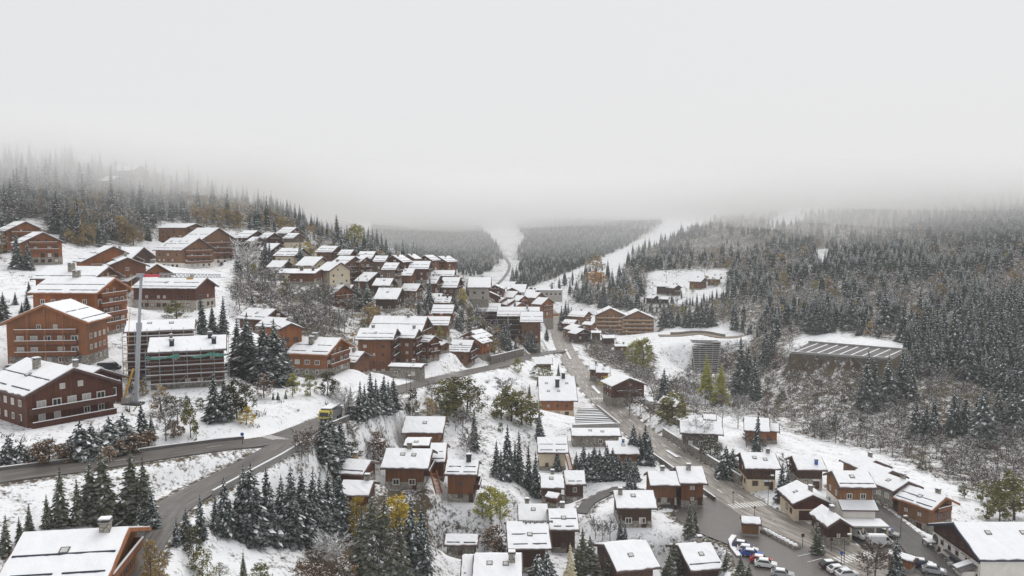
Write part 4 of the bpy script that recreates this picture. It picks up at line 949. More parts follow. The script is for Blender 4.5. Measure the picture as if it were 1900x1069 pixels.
def limbs(r, H, n, r0, mat, spread=.55, low=.3, lite=False):
    """a bending trunk with limbs; returns the builder and the limb ends"""
    m = MB(); b = (r.uniform(-.4, .4), r.uniform(-.4, .4))
    m.tube([(0, 0, -1.2), (b[0] * .3, b[1] * .3, H * .35), (b[0], b[1], H * .72)], [r0 * 1.2, r0 * .85, r0 * .35], 3 if lite else 6, mat)
    ends = []
    for k in range(n):
        f = low + (.72 - low) * (k + r.random()) / n; a = k * 2.4 + r.uniform(-.4, .4); l = H * spread * r.uniform(.55, .9) * (1.05 - f * .5)
        p = Vector((b[0] * f, b[1] * f, H * f)); d = Vector((math.cos(a), math.sin(a), r.uniform(.6, 1.25))).normalized()
        q = p + d * l * .55; e = p + d * l + Vector((0, 0, l * .12)); m.tube([p, e] if lite else [p, q, e], [r0 * .4, .03] if lite else [r0 * .4, r0 * .24, .03], 3 if lite else 4, mat); ends.append((p, q, e))
    return m, ends
def leafy_mesh(seed, leaf, H=9.0, Rc=3.2, n=44, per=34, snow=.06, size=.21, low=.07, nl=9):
    r = random.Random(seed); tr, ends = limbs(r, H, nl, .17, 'bark', lite=nl < 5); m = MB()
    for k in range(n):
        u = r.random(); a = r.random() * 6.283; f = r.random() ** .8
        z = H * (low + (1.0 - low) * f); prof = math.sin(math.pi * min(1, .18 + .82 * (1 - f) ** .8 + .05)) ** .7 if f > .02 else .5
        rr_ = Rc * (.25 + .75 * math.sqrt(r.random())) * max(.18, 1 - abs(f - .38) ** 1.35 * 1.35)
        cx, cy = rr_ * math.cos(a), rr_ * math.sin(a); cs = Rc * r.uniform(.18, .36)
        for q in range(per):
            d = Vector((r.gauss(0, 1), r.gauss(0, 1), r.gauss(0, .8))).normalized() * cs * r.random() ** .45
            p = Vector((cx, cy, z)) + d; s = size * r.uniform(.6, 1.35)
            n1 = Vector((r.gauss(0, 1), r.gauss(0, 1), r.gauss(0, 1))).normalized(); n2 = n1.orthogonal().normalized()
            mat = leaf
            if d.z > 0 and r.random() < snow * 2: mat = 'tree_snow'; n1 = Vector((n1.x, n1.y, n1.z * .3)).normalized(); n2 = Vector((-n1.y, n1.x, .1)).normalized()
            m.add([p - n1 * s, p + n2 * s * .8, p + n1 * s, p - n2 * s * .8], [(0, 1, 2, 3)], mat)
    return tr, m
def bare_mesh(seed, twig='twigs', H=9.0, Rc=3.0, snow=.16, n=13, sub=7, fine=7, bark='bark_grey', tw=.075, lite=False):
    r = random.Random(seed); tr, ends = limbs(r, H, n, .16, bark, .55, .22, lite); m = MB()
    for p, q, e in ends:
        for k in range(sub):
            f = r.uniform(.25, 1); b = p.lerp(q, f * 2) if f < .5 else q.lerp(e, f * 2 - 1)
            d = (Vector((b.x, b.y, 0)).normalized() * .7 + Vector((r.gauss(0, .6), r.gauss(0, .6), r.uniform(.2, 1.2)))).normalized(); l = H * r.uniform(.10, .20); c = b + d * l
            s = d.orthogonal().normalized() * tw * .9
            m.add([b - s, b + s, c], [(0, 1, 2)], twig)
            for w in range(fine):
                b2 = b.lerp(c, r.uniform(.15, 1)); d2 = (d + Vector((r.gauss(0, .75), r.gauss(0, .75), r.gauss(.1, .6)))).normalized(); c2 = b2 + d2 * l * r.uniform(.4, .95)
                s2 = Vector((r.gauss(0, 1), r.gauss(0, 1), r.gauss(0, 1))).cross(d2).normalized() * tw * r.uniform(.6, 1.3)
                mat = 'tree_snow' if r.random() < snow else twig
                m.add([b2 - s2, b2 + s2, c2], [(0, 1, 2)], mat)
    return tr, m
KIND = {}
def reg(kind, variants): KIND[kind] = [(t.mesh('trunk'), c.mesh('crown'), H) for t, c, H in variants]
reg('spruce', [(trunk_mesh(16, .24), spruce_mesh(s, snow=.80, Rm=3.0 + .25 * (s % 3)), 16) for s in range(1, 5)])
reg('spruce_dark', [(trunk_mesh(16, .26), spruce_mesh(s, Rm=3.2 + .3 * (s % 3), snow=.80, per=10, droop=.38 + .06 * (s % 2)), 16) for s in range(11, 15)])
reg('spruce_olive', [(trunk_mesh(16, .24), spruce_mesh(s, Rm=2.9, snow=.36, needles='needles_olive'), 16) for s in range(21, 24)])
reg('spruce_frost', [(trunk_mesh(16, .24), spruce_mesh(s, Rm=2.8, snow=1.05, needles='needles_grey'), 16) for s in range(31, 33)])
reg('pine', [(trunk_mesh(10, .22), spruce_mesh(s, H=10, Rm=2.9, tiers=13, snow=.30, needles='needles_olive', droop=.12), 10) for s in range(41, 44)])
reg('snowy_pine', [(trunk_mesh(8, .22), spruce_mesh(s, H=8, Rm=4.0, tiers=12, per=11, snow=1.1, droop=.3), 8) for s in range(51, 53)])
reg('larch_cream', [(trunk_mesh(14, .2), spruce_mesh(61, H=14, Rm=2.6, snow=.25, needles='leaf_cream', droop=.3), 14)])
reg('larch', [(trunk_mesh(16, .22), spruce_mesh(s, H=16, Rm=3.4, snow=.03, needles='leaf_lime', droop=.22), 16) for s in (62, 63)])
for kd, lf, kw in (('olive', 'leaf_olive', {}), ('darkleaf', 'leaf_dark', dict(snow=.10)), ('yellow', 'leaf_yellow', dict(snow=.02)), ('ochre', 'leaf_ochre', dict(snow=.08)), ('lime', 'leaf_lime', dict(snow=.03)),
                   ('orange', 'leaf_orange', dict(snow=.02)), ('brownleaf', 'leaf_brown', dict(snow=.12))):
    reg(kd, [(*leafy_mesh(70 + s + len(kd) * 5, lf, **kw), 9) for s in (0, 1)])
reg('bare', [(*bare_mesh(s, snow=.28), 9) for s in (91, 92, 93)]); reg('bare_red', [(*bare_mesh(s, 'twigs_red', snow=.10), 9) for s in (94, 95)])
reg('bare_frost', [(*bare_mesh(s, 'twigs_frost', snow=.4), 9) for s in (96, 97)])
TREES = []                                    # placed trunks, to keep scattered trees apart
NAMES = {'spruce': 'spruce_tree', 'spruce_dark': 'spruce_tree', 'spruce_olive': 'spruce_tree', 'spruce_frost': 'spruce_tree', 'pine': 'pine_tree', 'snowy_pine': 'pine_tree', 'larch': 'larch_tree', 'larch_cream': 'larch_tree'}
def plant(kind, p, hm, wide=1.0, label=None, group=None):
    vr = KIND[kind]; t, c, H = vr[R.randrange(len(vr))]; s = hm / H
    nm = NAMES.get(kind, 'bare_tree' if 'bare' in kind else 'broadleaf_tree')
    root = empty(nm, p, R.random() * 6.283); wide *= R.uniform(.84, 1.22); root.scale = (s * wide, s * wide, s); root.rotation_euler.x, root.rotation_euler.y = R.uniform(-.035, .035), R.uniform(-.035, .035)
    tag(root, label, 'tree', group)
    link('trunk', t, root); link('crown', c, root); TREES.append((p.x, p.y)); return root
ORD = 'first second third fourth fifth sixth seventh eighth ninth tenth eleventh twelfth thirteenth fourteenth fifteenth'.split()
ADJ = {'spruce': 'snow-dusted spruce', 'spruce_dark': 'dark snow-clad spruce', 'spruce_olive': 'olive green spruce', 'spruce_frost': 'frosted grey spruce', 'pine': 'green pine', 'snowy_pine': 'low spreading snow-laden pine', 'larch': 'yellow green larch',
       'larch_cream': 'cream coloured larch', 'olive': 'olive green broadleaf tree', 'darkleaf': 'dark leafy bush', 'yellow': 'yellow autumn tree', 'ochre': 'ochre autumn tree', 'lime': 'lime green tree', 'orange': 'orange autumn tree',
       'brownleaf': 'brown leaved bush', 'bare': 'bare grey brown tree', 'bare_red': 'bare reddish tree', 'bare_frost': 'bare frosted tree'}
def cluster(kind, where, items, wide=1.0, near=60.0):
    items = sorted(items); n = len(items)
    for i, (u, vb, vt, *w) in enumerate(items):
        p = hit(u, vb, near)
        if p is None: continue
        hm = (vb - vt) * p.y / F
        hm = min(max(hm, 1.0), 30.0)
        a = ADJ[kind]
        lab = f'{a} {where}' if n == 1 else f'{ORD[i]} {a} from the left {where}'
        plant(kind, p, hm, (w[0] if w else wide) * R.uniform(.93, 1.07), lab, ADJ[kind] + 's ' + where if n > 1 else None)
C = cluster
C('spruce_olive', 'in the row below the hairpin road', [(196, 975, 815), (243, 975, 830), (272, 975, 842), (170, 965, 847), (112, 977, 861), (146, 975, 882), (88, 980, 914), (54, 990, 932), (10, 1030, 950), (38, 1012, 955)], 1.22)
C('spruce', 'behind the big lower roof', [(205, 980, 920), (236, 980, 922), (258, 985, 930), (282, 982, 900)], 1.1)
C('spruce_dark', 'in the dense clump under the hairpin', [(420, 992, 880), (450, 990, 858), (468, 998, 854), (498, 1000, 863), (523, 1000, 876), (543, 1003, 857), (561, 1002, 863), (579, 1000, 864), (594, 994, 880), (612, 988, 868), (632, 985, 866)], 1.12)
C('spruce', 'at the left end of the dark clump', [(326, 1012, 957), (346, 1010, 940), (371, 1002, 914), (402, 988, 914)], 1.05)
C('yellow', 'in the wood at bottom centre, paler than the others', [(662, 1000, 919)], .7)
C('yellow', 'crowning the wood at bottom centre', [(738, 1000, 919)], 1.15)
C('spruce_olive', 'tall in the wood at bottom centre', [(675, 1075, 935), (693, 1072, 905), (715, 1074, 912), (745, 1078, 950)], 1.15)
C('spruce', 'right in the bottom wood', [(766, 1064, 912), (789, 1078, 940), (780, 1050, 925)], .95)
C('bare_frost', 'before the dense clump', [(604, 1050, 985), (625, 1062, 990)], 1.1)
C('bare', 'in the bottom centre wood', [(700, 1078, 985), (738, 1052, 970)])
C('brownleaf', 'at the bottom edge left of the wood', [(560, 1082, 1040), (590, 1085, 1045), (640, 1085, 1030)], 1.4)
C('spruce_olive', 'small at the bottom edge beside olive bushes', [(452, 1080, 1020)])
C('olive', 'right of the big lower roof', [(375, 1082, 1020), (408, 1085, 1040), (482, 1085, 1045)], 1.3)
C('ochre', 'leaning on the balcony of the big lower roof', [(280, 1075, 1000), (296, 1085, 1020)], .8)
C('darkleaf', 'with thin crown on the snowy bank below the dark clump', [(359, 1038, 972)], .9)
C('snowy_pine', 'below the long balconies', [(150, 852, 778), (172, 850, 783), (205, 840, 770), (228, 828, 764), (18, 860, 806), (40, 862, 815)], 1.05)
C('spruce', 'at the right end of the long balconies', [(265, 820, 742), (282, 816, 768)], 1.35)
C('brownleaf', 'in the hedge along the upper road', [(70, 862, 822), (92, 862, 815), (118, 860, 822), (200, 858, 828), (224, 848, 815), (250, 842, 805), (276, 832, 800), (322, 812, 780)], 1.5)
C('darkleaf', 'before the crane and scaffolded house', [(318, 770, 735), (345, 765, 735), (372, 760, 738), (262, 720, 700), (240, 730, 708)], 1.3)
C('ochre', 'at the wood edge above the wide brown chalet', [(130, 452, 425), (152, 458, 434), (172, 455, 428), (232, 450, 415), (248, 455, 422), (262, 448, 425)], 1.2)
C('spruce', 'at the wood edge above the wide brown chalet', [(118, 448, 405), (140, 445, 400), (165, 448, 398), (190, 446, 396), (212, 445, 402), (275, 446, 405)], 1.1)
C('bare', 'below the dark red chalet', [(308, 818, 757), (300, 770, 725), (330, 790, 735), (85, 858, 812), (118, 858, 818), (60, 860, 825), (232, 835, 790)], 1.2)
C('olive', 'columnar by the road below the scaffolded house', [(354, 812, 744)], .75)
C('ochre', 'before the scaffolded house', [(298, 765, 716), (265, 735, 705)], 1.1)
C('spruce', 'right of the scaffolded house', [(396, 782, 688), (417, 778, 696)], 1.1)
C('darkleaf', 'beside the two roadside spruces', [(440, 778, 700), (428, 775, 715), (456, 765, 715)], 1.0)
C('yellow', 'low shrub on the roadside below the leafy trees', [(457, 788, 756)], 1.3)
C('spruce', 'before the post-framed apartment house', [(150, 678, 612), (160, 676, 604)], .95)
C('spruce', 'beside the twin brown chalets at the wood edge', [(32, 497, 430), (52, 500, 448)], 1.15)
C('spruce', 'left of the tall orange houses', [(54, 547, 521), (50, 577, 541), (28, 565, 541), (6, 594, 541), (-6, 600, 530), (40, 590, 560)], 1.2)
C('spruce', 'between the school and the scaffolded house', [(376, 620, 541), (414, 622, 549), (395, 618, 565)], 1.05)
C('olive', 'in front of the long school', [(328, 594, 557)], 1.5)
C('bare_frost', 'on the terrace right of the hotel', [(462, 520, 443)], 1.1)
C('spruce_dark', 'in the clump left of the tower house', [(440, 690, 590), (455, 700, 578), (470, 702, 612), (490, 712, 596), (513, 714, 590), (527, 708, 618)], 1.25)
C('spruce_frost', 'tall on the fog edge above the village', [(627, 460, 398)], .95)
C('lime', 'next to the tall spruce above the village', [(662, 468, 419)], 1.3)
C('spruce', 'behind the village crest', [(683, 467, 420), (692, 470, 425), (701, 472, 425), (717, 477, 440), (709, 474, 432), (735, 480, 450), (748, 482, 458), (773, 483, 457)], 1.0)
C('spruce_dark', 'beside the dark chalet in the clearing', [(660, 574, 526), (682, 567, 526), (711, 574, 545)], 1.25)
C('spruce', 'small beside the hipped snowy roof', [(715, 532, 501), (722, 530, 505)], 1.1)
C('spruce_frost', 'tall pale one in front of the red gabled chalet', [(796, 574, 511)], 1.15)
C('spruce', 'around the stepped snowy chalets', [(778, 572, 545), (788, 573, 550), (844, 572, 541), (854, 614, 574), (848, 610, 580)], 1.2)
C('yellow', 'beside the grey walled wide roof', [(859, 564, 536)], .9)
C('lime', 'in front of the flat roof with the black dormer', [(603, 534, 497)], .8)
C('olive', 'amid the bare trees below the flat roof', [(531, 550, 519)], 1.1)
C('yellow', 'above the beige chalets', [(571, 478, 450), (582, 480, 458)], 1.2)
C('ochre', 'below the orange balcony apartments', [(683, 604, 562), (690, 600, 570), (766, 580, 561)], 1.0)
C('spruce', 'before the small dark upper chalet', [(493, 500, 438), (500, 498, 448)], 1.1)
C('olive', 'bushy beside the stepped chalets', [(885, 622, 588), (896, 625, 595), (875, 618, 592)], 1.4)
C('brownleaf', 'round on the snowy bank above the hairpin', [(490, 738, 693)], 1.2)
C('lime', 'on the bank above the truck', [(576, 735, 695), (543, 737, 694)], 1.0)
C('darkleaf', 'below the twin-chimney chalet', [(607, 735, 688), (622, 740, 705)], 1.1)
C('spruce', 'tiny on the snowy bank', [(507, 742, 727), (516, 742, 726), (530, 740, 724)], 1.2)
C('spruce', 'right of the yellow truck', [(650, 778, 715), (667, 782, 704), (677, 778, 712), (690, 772, 686), (700, 770, 700), (710, 768, 694), (720, 766, 705), (730, 762, 698)], 1.15)
C('bare_frost', 'left of the clump by the truck', [(642, 780, 716), (630, 760, 725)], 1.2)
C('darkleaf', 'columnar on the slope beside the bending road', [(766, 772, 720)], .7)
C('ochre', 'beside the large round trees', [(794, 773, 738), (803, 770, 742)], 1.0)
C('olive', 'in the large round group on the slope', [(828, 772, 705), (846, 774, 696), (866, 770, 702)], 1.35)
C('spruce_dark', 'clustered below the truck', [(598, 852, 770), (614, 857, 760), (632, 852, 774), (622, 850, 790)], 1.25)
C('darkleaf', 'rounded right of the spruces under the truck', [(652, 857, 818)], 1.5)
C('brownleaf', 'beside the carport wall on the slope', [(700, 838, 800), (694, 860, 815), (711, 858, 818)], 1.4)
C('bare_red', 'under the crosswalk', [(560, 850, 795), (580, 845, 790), (572, 858, 815), (655, 815, 780)], 1.1)
C('spruce', 'on the snowy slope right of the slope chalets', [(880, 835, 752)], .9)
C('bare', 'below the large round trees', [(858, 800, 755), (866, 850, 800), (873, 845, 790), (845, 800, 765)], .9)
C('olive', 'left of the large white roof', [(930, 778, 724), (949, 782, 716), (968, 788, 728), (985, 790, 735)], 1.25)
C('spruce', 'small next to the large white roof', [(982, 742, 712)], .9)
C('spruce_frost', 'spreading below the large white roof', [(1002, 812, 762)], 1.25)
C('spruce', 'left of the three-tier roof', [(921, 884, 814), (941, 888, 783), (964, 897, 794), (981, 908, 820), (994, 922, 834), (955, 890, 815), (930, 890, 830)], .85)
C('spruce', 'alone before the three-tier roof', [(1034, 874, 832)], 1.1)
C('spruce_dark', 'in the row along the track', [(1068, 886, 836), (1082, 887, 822), (1092, 886, 836), (1103, 887, 822), (1114, 887, 830), (1125, 888, 822), (1136, 887, 828), (1148, 888, 840), (1160, 890, 842), (1170, 892, 844), (1180, 892, 852)], 1.3)
C('spruce', 'small and full beside the start of the track', [(1168, 914, 874), (1178, 912, 884)], 1.3)
C('spruce_dark', 'beside the valley road near the garage deck', [(1176, 857, 784), (1196, 860, 784), (1206, 863, 808), (1186, 860, 800)], 1.2)
C('lime', 'in the bush by the black chimney', [(911, 964, 904), (928, 960, 915), (895, 960, 915)], 1.25)
C('lime', 'small on the verge inside the bend', [(961, 692, 664)], 1.1)
C('olive', 'before the little roof inside the bend', [(1000, 704, 678), (1016, 704, 682)], 1.6)
C('spruce', 'small beside the road opposite the cottages', [(1036, 702, 674)], 1.2)
C('yellow', 'low bush before the snowy cottages', [(1130, 724, 697), (1140, 726, 703)], 1.4)
C('spruce', 'around the snowy cottages by the road', [(1116, 712, 682), (1142, 747, 720), (1124, 690, 672)], 1.0)
C('spruce', 'tall between the cottages and the gorge', [(1231, 744, 682)], 1.35)
C('olive', 'round before the steep snowy roof', [(1247, 785, 728), (1238, 780, 738)], 1.3)
C('bare_red', 'along the lane', [(1168, 772, 712), (1206, 782, 745), (1188, 765, 730)], 1.0)
C('bare_frost', 'before the stone walled house', [(1292, 828, 775), (1312, 822, 780)], 1.2)
C('darkleaf', 'at the corner of the stone walled house', [(1318, 850, 812), (1332, 858, 825)], 1.3)
C('snowy_pine', 'beside the valley road bend', [(1346, 888, 824), (1358, 880, 830)], .8)
C('spruce', 'tall before the orange timber chalet', [(1403, 840, 759)], .85)
C('spruce', 'between the two dark chalets by the road', [(1449, 930, 858), (1462, 915, 870)], 1.05)
C('bare_red', 'behind the spruce between the dark chalets', [(1462, 895, 845), (1385, 830, 800), (1415, 838, 808)], 1.1)
C('pine', 'beside the double chalet at the yard entrance', [(1280, 996, 924), (1288, 985, 935)], .85)
C('pine', 'umbrella shaped beside the bus stop', [(1517, 1028, 962)], .8)
C('pine', 'right of the tilted roof', [(1250, 1082, 996), (1240, 1085, 1020)], 1.0)
C('pine', 'small beside the parked cars', [(1346, 1058, 1018), (1373, 1084, 1026), (1388, 1090, 1042)], 1.05)
C('spruce_dark', 'beside the wooden kiosk at the bottom edge', [(1661, 1080, 990)], .85)
C('bare_red', 'beside the zebra crossing', [(1623, 1076, 996), (1608, 1085, 1025)], 1.1)
C('olive', 'behind the inn', [(1822, 930, 890), (1882, 965, 873), (1830, 964, 928), (1862, 940, 885), (1790, 925, 895), (1855, 968, 920)], 1.35)
C('pine', 'left of the tilted roof', [(1083, 1080, 972), (1094, 1084, 990), (1128, 1086, 1030), (1072, 1078, 1005)], .95)
C('larch_cream', 'at the bottom edge between dark pines', [(1057, 1086, 1004)], .95)
C('snowy_pine', 'before the bare-ridge roof', [(997, 1088, 1020), (1017, 1088, 1016)], .85)
C('spruce', 'on the bank before the dark brown chalet', [(1151, 1008, 952), (1160, 1006, 965)], .9)
C('bare', 'in the dip by the snowy track', [(1105, 1000, 962), (1118, 1004, 965), (1132, 1004, 960), (1098, 985, 955)], .8)
C('brownleaf', 'on the path bank above the low stone shed', [(918, 1028, 972), (908, 1015, 980), (926, 1035, 1000)], 1.2)
C('spruce', 'before the dark apartment block', [(921, 628, 585), (936, 648, 592), (944, 650, 604), (979, 650, 613), (986, 651, 608), (994, 650, 620), (1014, 632, 603)], 1.15)
C('ochre', 'before the dark apartment block', [(910, 655, 622), (918, 658, 628), (961, 642, 626)], 1.1)
C('yellow', 'at the end of the main road', [(1016, 588, 560)], 1.0)
C('spruce', 'right of the footbridge', [(1042, 612, 566), (1048, 614, 556), (1055, 608, 560), (1060, 602, 568)], 1.1)
C('lime', 'below the twin gabled apartments', [(1180, 682, 632), (1192, 690, 630)], 1.3)
C('larch', 'in front of the ribbed retaining wall', [(1310, 738, 652), (1336, 750, 674)], 1.2)
C('spruce', 'right of the ribbed wall', [(1375, 728, 622), (1386, 722, 640), (1402, 738, 648), (1420, 678, 597), (1432, 655, 598), (1364, 612, 562)], 1.0)
C('bare_frost', 'in the gorge below the larches', [(1292, 765, 726), (1369, 795, 755), (1340, 785, 750)], 1.3)
C('spruce', 'in the clump above the car park deck', [(1495, 612, 566), (1503, 614, 560), (1512, 617, 556), (1520, 618, 560), (1530, 617, 562), (1540, 615, 570)], 1.25)
C('spruce', 'single behind the car park deck', [(1594, 622, 588), (1620, 618, 594), (1645, 617, 592), (1660, 616, 580), (1672, 616, 572), (1690, 622, 565)], 1.15)
C('spruce', 'alone on the scrub slope below the car park deck', [(1549, 795, 758)], 1.3)
C('spruce', 'before the car park deck', [(1607, 760, 648), (1620, 758, 660), (1647, 745, 655), (1673, 730, 648), (1690, 740, 660), (1600, 755, 690)], 1.1)
C('spruce_dark', 'along the foot of the right wood', [(1700, 815, 735), (1716, 812, 745), (1731, 818, 735), (1769, 805, 718), (1790, 800, 725), (1824, 825, 712), (1812, 815, 730), (1850, 800, 715), (1880, 805, 720)], 1.1)
C('spruce', 'below the chalets across the valley', [(1231, 606, 562), (1244, 606, 560), (1258, 604, 570), (1270, 606, 574), (1279, 607, 566), (1292, 606, 556), (1302, 606, 552), (1312, 606, 550), (1322, 604, 558)], 1.25)
C('spruce', 'behind the twin gabled apartments', [(1072, 560, 530), (1084, 562, 535), (1095, 565, 532), (1113, 570, 537), (1123, 570, 540), (1140, 570, 532), (1151, 570, 538), (1165, 572, 545), (1181, 576, 552)], 1.2)
C('orange', 'glowing before the ski run', [(1090, 532, 506), (1102, 531, 504), (1114, 532, 506)], 1.5)
C('ochre', 'above the orange ones beside the ski run', [(1108, 500, 474), (1095, 500, 480)], 1.3)
C('ochre', 'in front of the chalets across the valley', [(1310, 530, 512), (1325, 532, 515)], 1.4)

# ------------------------------------------------------------------ woods: the largest trees singly, the rest as one mass for each sort
HC = np.array([(h['c'].x, h['c'].y, max(h['L'], h['W']) * .55 + 2) for h in HOUSES])
def free(x, y, margin=3.0):
    if ((HC[:, 0] - x) ** 2 + (HC[:, 1] - y) ** 2 < HC[:, 2] ** 2).any(): return False
    return True
LOWP = {k: [] for k in ('spruce', 'bare')}
def mesh_arrays(m):
    tri, mat = [], []
    for f, i in zip(m.f, m.m):
        for q in range(1, len(f) - 1): tri.append((f[0], f[q], f[q + 1])); mat.append(i)
    return np.array(m.v), np.array(tri), np.array(mat), m.mats
def scatter():
    spots = []                                 # kind, x, y, z, height, sort key
    r = random.Random(77)
    def sample(y0, y1, d):
        y = y0
        while y < y1:
            x = -y * .78
            while x < y * .78:
                yield x + r.uniform(-.48, .48) * d, y + r.uniform(-.48, .48) * d
                x += d
            y += d
    px = np.array([t[0] for t in TREES]); py = np.array([t[1] for t in TREES])
    for (y0, y1, d) in ((90, 450, 4.6), (450, 800, 5.8), (800, 1650, 7.9)):
        for x, y in sample(y0, y1, d):
            z = ground(x, y); u, v = proj(x, y, z)
            if v < 285 or v > 1000 or u < -140 or u > 2040: continue
            k = None; q = r.random()
            if y > 500 and r.random() > .05 and any(in_poly(u, v, p) for p in PIS): continue
            clump = vn(x, y)
            if in_poly(u, v, [(1198, 503), (1350, 500), (1350, 545), (1300, 560), (1198, 568)]) and r.random() > .07: continue
            def inside(n): return bool(in_poly(u, v, REG[n]))
            if y < 800 and u < 760 and y > 300 and inside('left_wood'): k = ('spruce' if q < .62 else 'ochre' if q < .70 else 'bare' if q < .92 else None) if clump > -.1 else ('ochre' if q < .34 else 'bare' if q < .8 else 'spruce' if q < .9 else None)
            elif y > 800 and inside('far_left'): k = 'spruce' if q < .95 else None
            elif y > 700 and inside('far_mid'): k = 'spruce' if q < .93 else None
            elif y > 600 and inside('far_low'): k = 'bare' if q < .3 else 'spruce' if q < .42 else None
            elif inside('right_wood') and y > 380:
                k = ('spruce' if q < .80 else 'bare' if q < .94 else None) if clump > (.17 if u < 1560 and v > 420 else -.02) else ('bare' if q < .60 else 'spruce' if q < .74 else 'ochre' if q < .78 else 'lime' if q < .80 else None)
                if y > 800 and k == 'bare' and q > .6: k = 'spruce'
            elif inside('spruce_bank') and y > 260: k = ('spruce' if q < .80 else 'bare' if q < .92 else None) if clump > -.2 else ('bare' if q < .8 else None)
            elif inside('gorge') and 200 < y < 480: k = 'bare' if q < .5 else 'bare_red' if q < .66 else 'darkleaf' if q < .74 else None
            elif inside('bank_scrub') and 300 < y < 520: k = 'bare' if q < .6 else 'bare_red' if q < .75 else None
            elif inside('mid_bare') and 230 < y < 420: k = 'bare' if q < .62 else 'spruce' if q < .66 else None
            elif inside('village') and 230 < y < 620 and k is None: k = 'bare' if q < .17 else 'spruce' if q < .235 else 'ochre' if q < .25 else 'olive' if q < .28 else 'lime' if q < .295 else 'bare_red' if q < .37 else None
            elif inside('slope') and 150 < y < 330: k = 'bare_red' if q < .07 else 'bare' if q < .10 else 'darkleaf' if q < .12 else None
            if k is None or not free(x, y): continue
            if y < 520 and len(px) and ((px - x) ** 2 + (py - y) ** 2).min() < 6: continue
            s_ = math.log(y / Y0) / math.log(RATIO); i = int(s_); j = int((x / y - A0) / DA)
            if ROADD[i, j] < 3.0: continue
            hgt = {'spruce': (8 + 16 * r.random() ** 1.3) if u > 1380 or y > 330 else r.uniform(5, 11), 'ochre': r.uniform(7, 12), 'bare': r.uniform(6, 11), 'bare_red': r.uniform(3, 6), 'darkleaf': r.uniform(2.5, 5), 'olive': r.uniform(4, 8), 'lime': r.uniform(4, 9)}[k]
            if k == 'bare' and y < 480: hgt = r.uniform(3.0, 7.5) if u > 1000 else r.uniform(6, 12)
            if inside('village'): hgt *= .75
            if 1190 < u < 1355 and 545 < v < 615: hgt = min(hgt, 8.0)
            if y > 800: hgt *= .78
            inframe = -20 < u < 1920 and v > 330
            spots.append((k, x, y, z - .2, hgt, (hgt / y) if inframe else -1))
    return spots
_t = np.random.RandomState(9).rand(64, 64)
def vn(x, y, s=46.0):
    fx, fy = x / s, y / s; i, j = int(math.floor(fx)), int(math.floor(fy)); a, b = fx - i, fy - j
    a = a * a * (3 - 2 * a); b = b * b * (3 - 2 * b); g = lambda p, q: _t[p % 64, q % 64]
    return (g(i, j) * (1 - a) + g(i + 1, j) * a) * (1 - b) + (g(i, j + 1) * (1 - a) + g(i + 1, j + 1) * a) * b - .5
SPOTS = scatter()
def region_phrase(u, v):
    if u < 760 and v < 470: return 'in the misty wood on the left hill'
    if u < 640 and v < 640: return 'in the thicket between upper village and apartments'
    if u < 1000 and v < 560: return 'among the chalets of the upper village'
    if u < 1050 and v < 660: return 'among the houses above the bending road'
    if u < 1050: return 'on the snowy slope between the two roads'
    if u > 1380 and v > 640: return 'in the thick wood above the river gorge'
    if v > 690: return 'in the scrub of the river gorge'
    if u < 1220 and v > 600: return 'on the bank below the twin gabled apartments'
    return 'on the wooded slope across the valley'
n_sp = sum(1 for o in COL.objects if o.name.startswith('spruce_tree')); n_left = max(0, 300 - n_sp)
def singles(kinds, n):
    c = sorted([s for s in SPOTS if s[0] in kinds and s[5] > 0], key=lambda s: -s[5])[:n]; return set(id(s) for s in c), c
mass = {'spruce': [], 'bare': [], 'ochre': [], 'bare_red': [], 'darkleaf': [], 'olive': [], 'lime': []}
for kinds, n in ((('spruce',), n_left), (('bare',), 220), (('ochre',), 45), (('bare_red',), 60), (('darkleaf',), 30), (('olive',), 40), (('lime',), 40)):
    ids, c = singles(kinds, n)
    for k, x, y, z, hgt, key in c:
        u, v = proj(x, y, z); ph = region_phrase(u, v)
        plant(k, Vector((x, y, z)), hgt, R.uniform(.85, 1.25) if k != 'spruce' else R.uniform(.85, 1.1), f'{ADJ[k]} {ph}', f'{ADJ[k]}s {ph}')
    for s in SPOTS:
        if s[0] in kinds and id(s) not in ids: mass[kinds[0]].append(s)
def build_mass(name, label, lod_near, lod_far, spots, cat):
    V, T, MI, off = [], [], [], 0; mats = None
    near_a = [mesh_arrays(m) for m, H in lod_near]; far_a = [mesh_arrays(m) for m, H in lod_far]
    allm = []
    for a in near_a + far_a:
        for q in a[3]:
            if q not in allm: allm.append(q)
    rr = np.random.RandomState(5)
    for k, x, y, z, hgt, key in spots:
        src, H = (near_a, lod_near[0][1]) if y < 620 else (far_a, lod_far[0][1])
        v, t, mi, mm = src[rr.randint(len(src))]; a = rr.rand() * 6.283; s = hgt / H; w = s * rr.uniform(.85, 1.2)
        c, sn = math.cos(a), math.sin(a)
        V.append(np.stack([(v[:, 0] * c - v[:, 1] * sn) * w + x, (v[:, 0] * sn + v[:, 1] * c) * w + y, v[:, 2] * s + z], -1)); T.append(t + off); off += len(v)
        MI.append(np.array([allm.index(q) for q in mm])[mi])
    if not V: return
    V = np.concatenate(V); T = np.concatenate(T); MI = np.concatenate(MI)
    me = bpy.data.meshes.new(name); me.vertices.add(len(V)); me.vertices.foreach_set('co', V.ravel())
    me.loops.add(T.size); me.loops.foreach_set('vertex_index', T.ravel().astype(np.int32))
    me.polygons.add(len(T)); me.polygons.foreach_set('loop_start', np.arange(0, T.size, 3, dtype=np.int32))
    for q in allm: me.materials.append(MATS[q])
    me.polygons.foreach_set('material_index', MI.astype(np.int32)); me.update(); me.validate()
    tag(link(name, me), label, cat, None, 'stuff')
    print('MASS', name, len(spots), 'trees', len(T), 'tris')
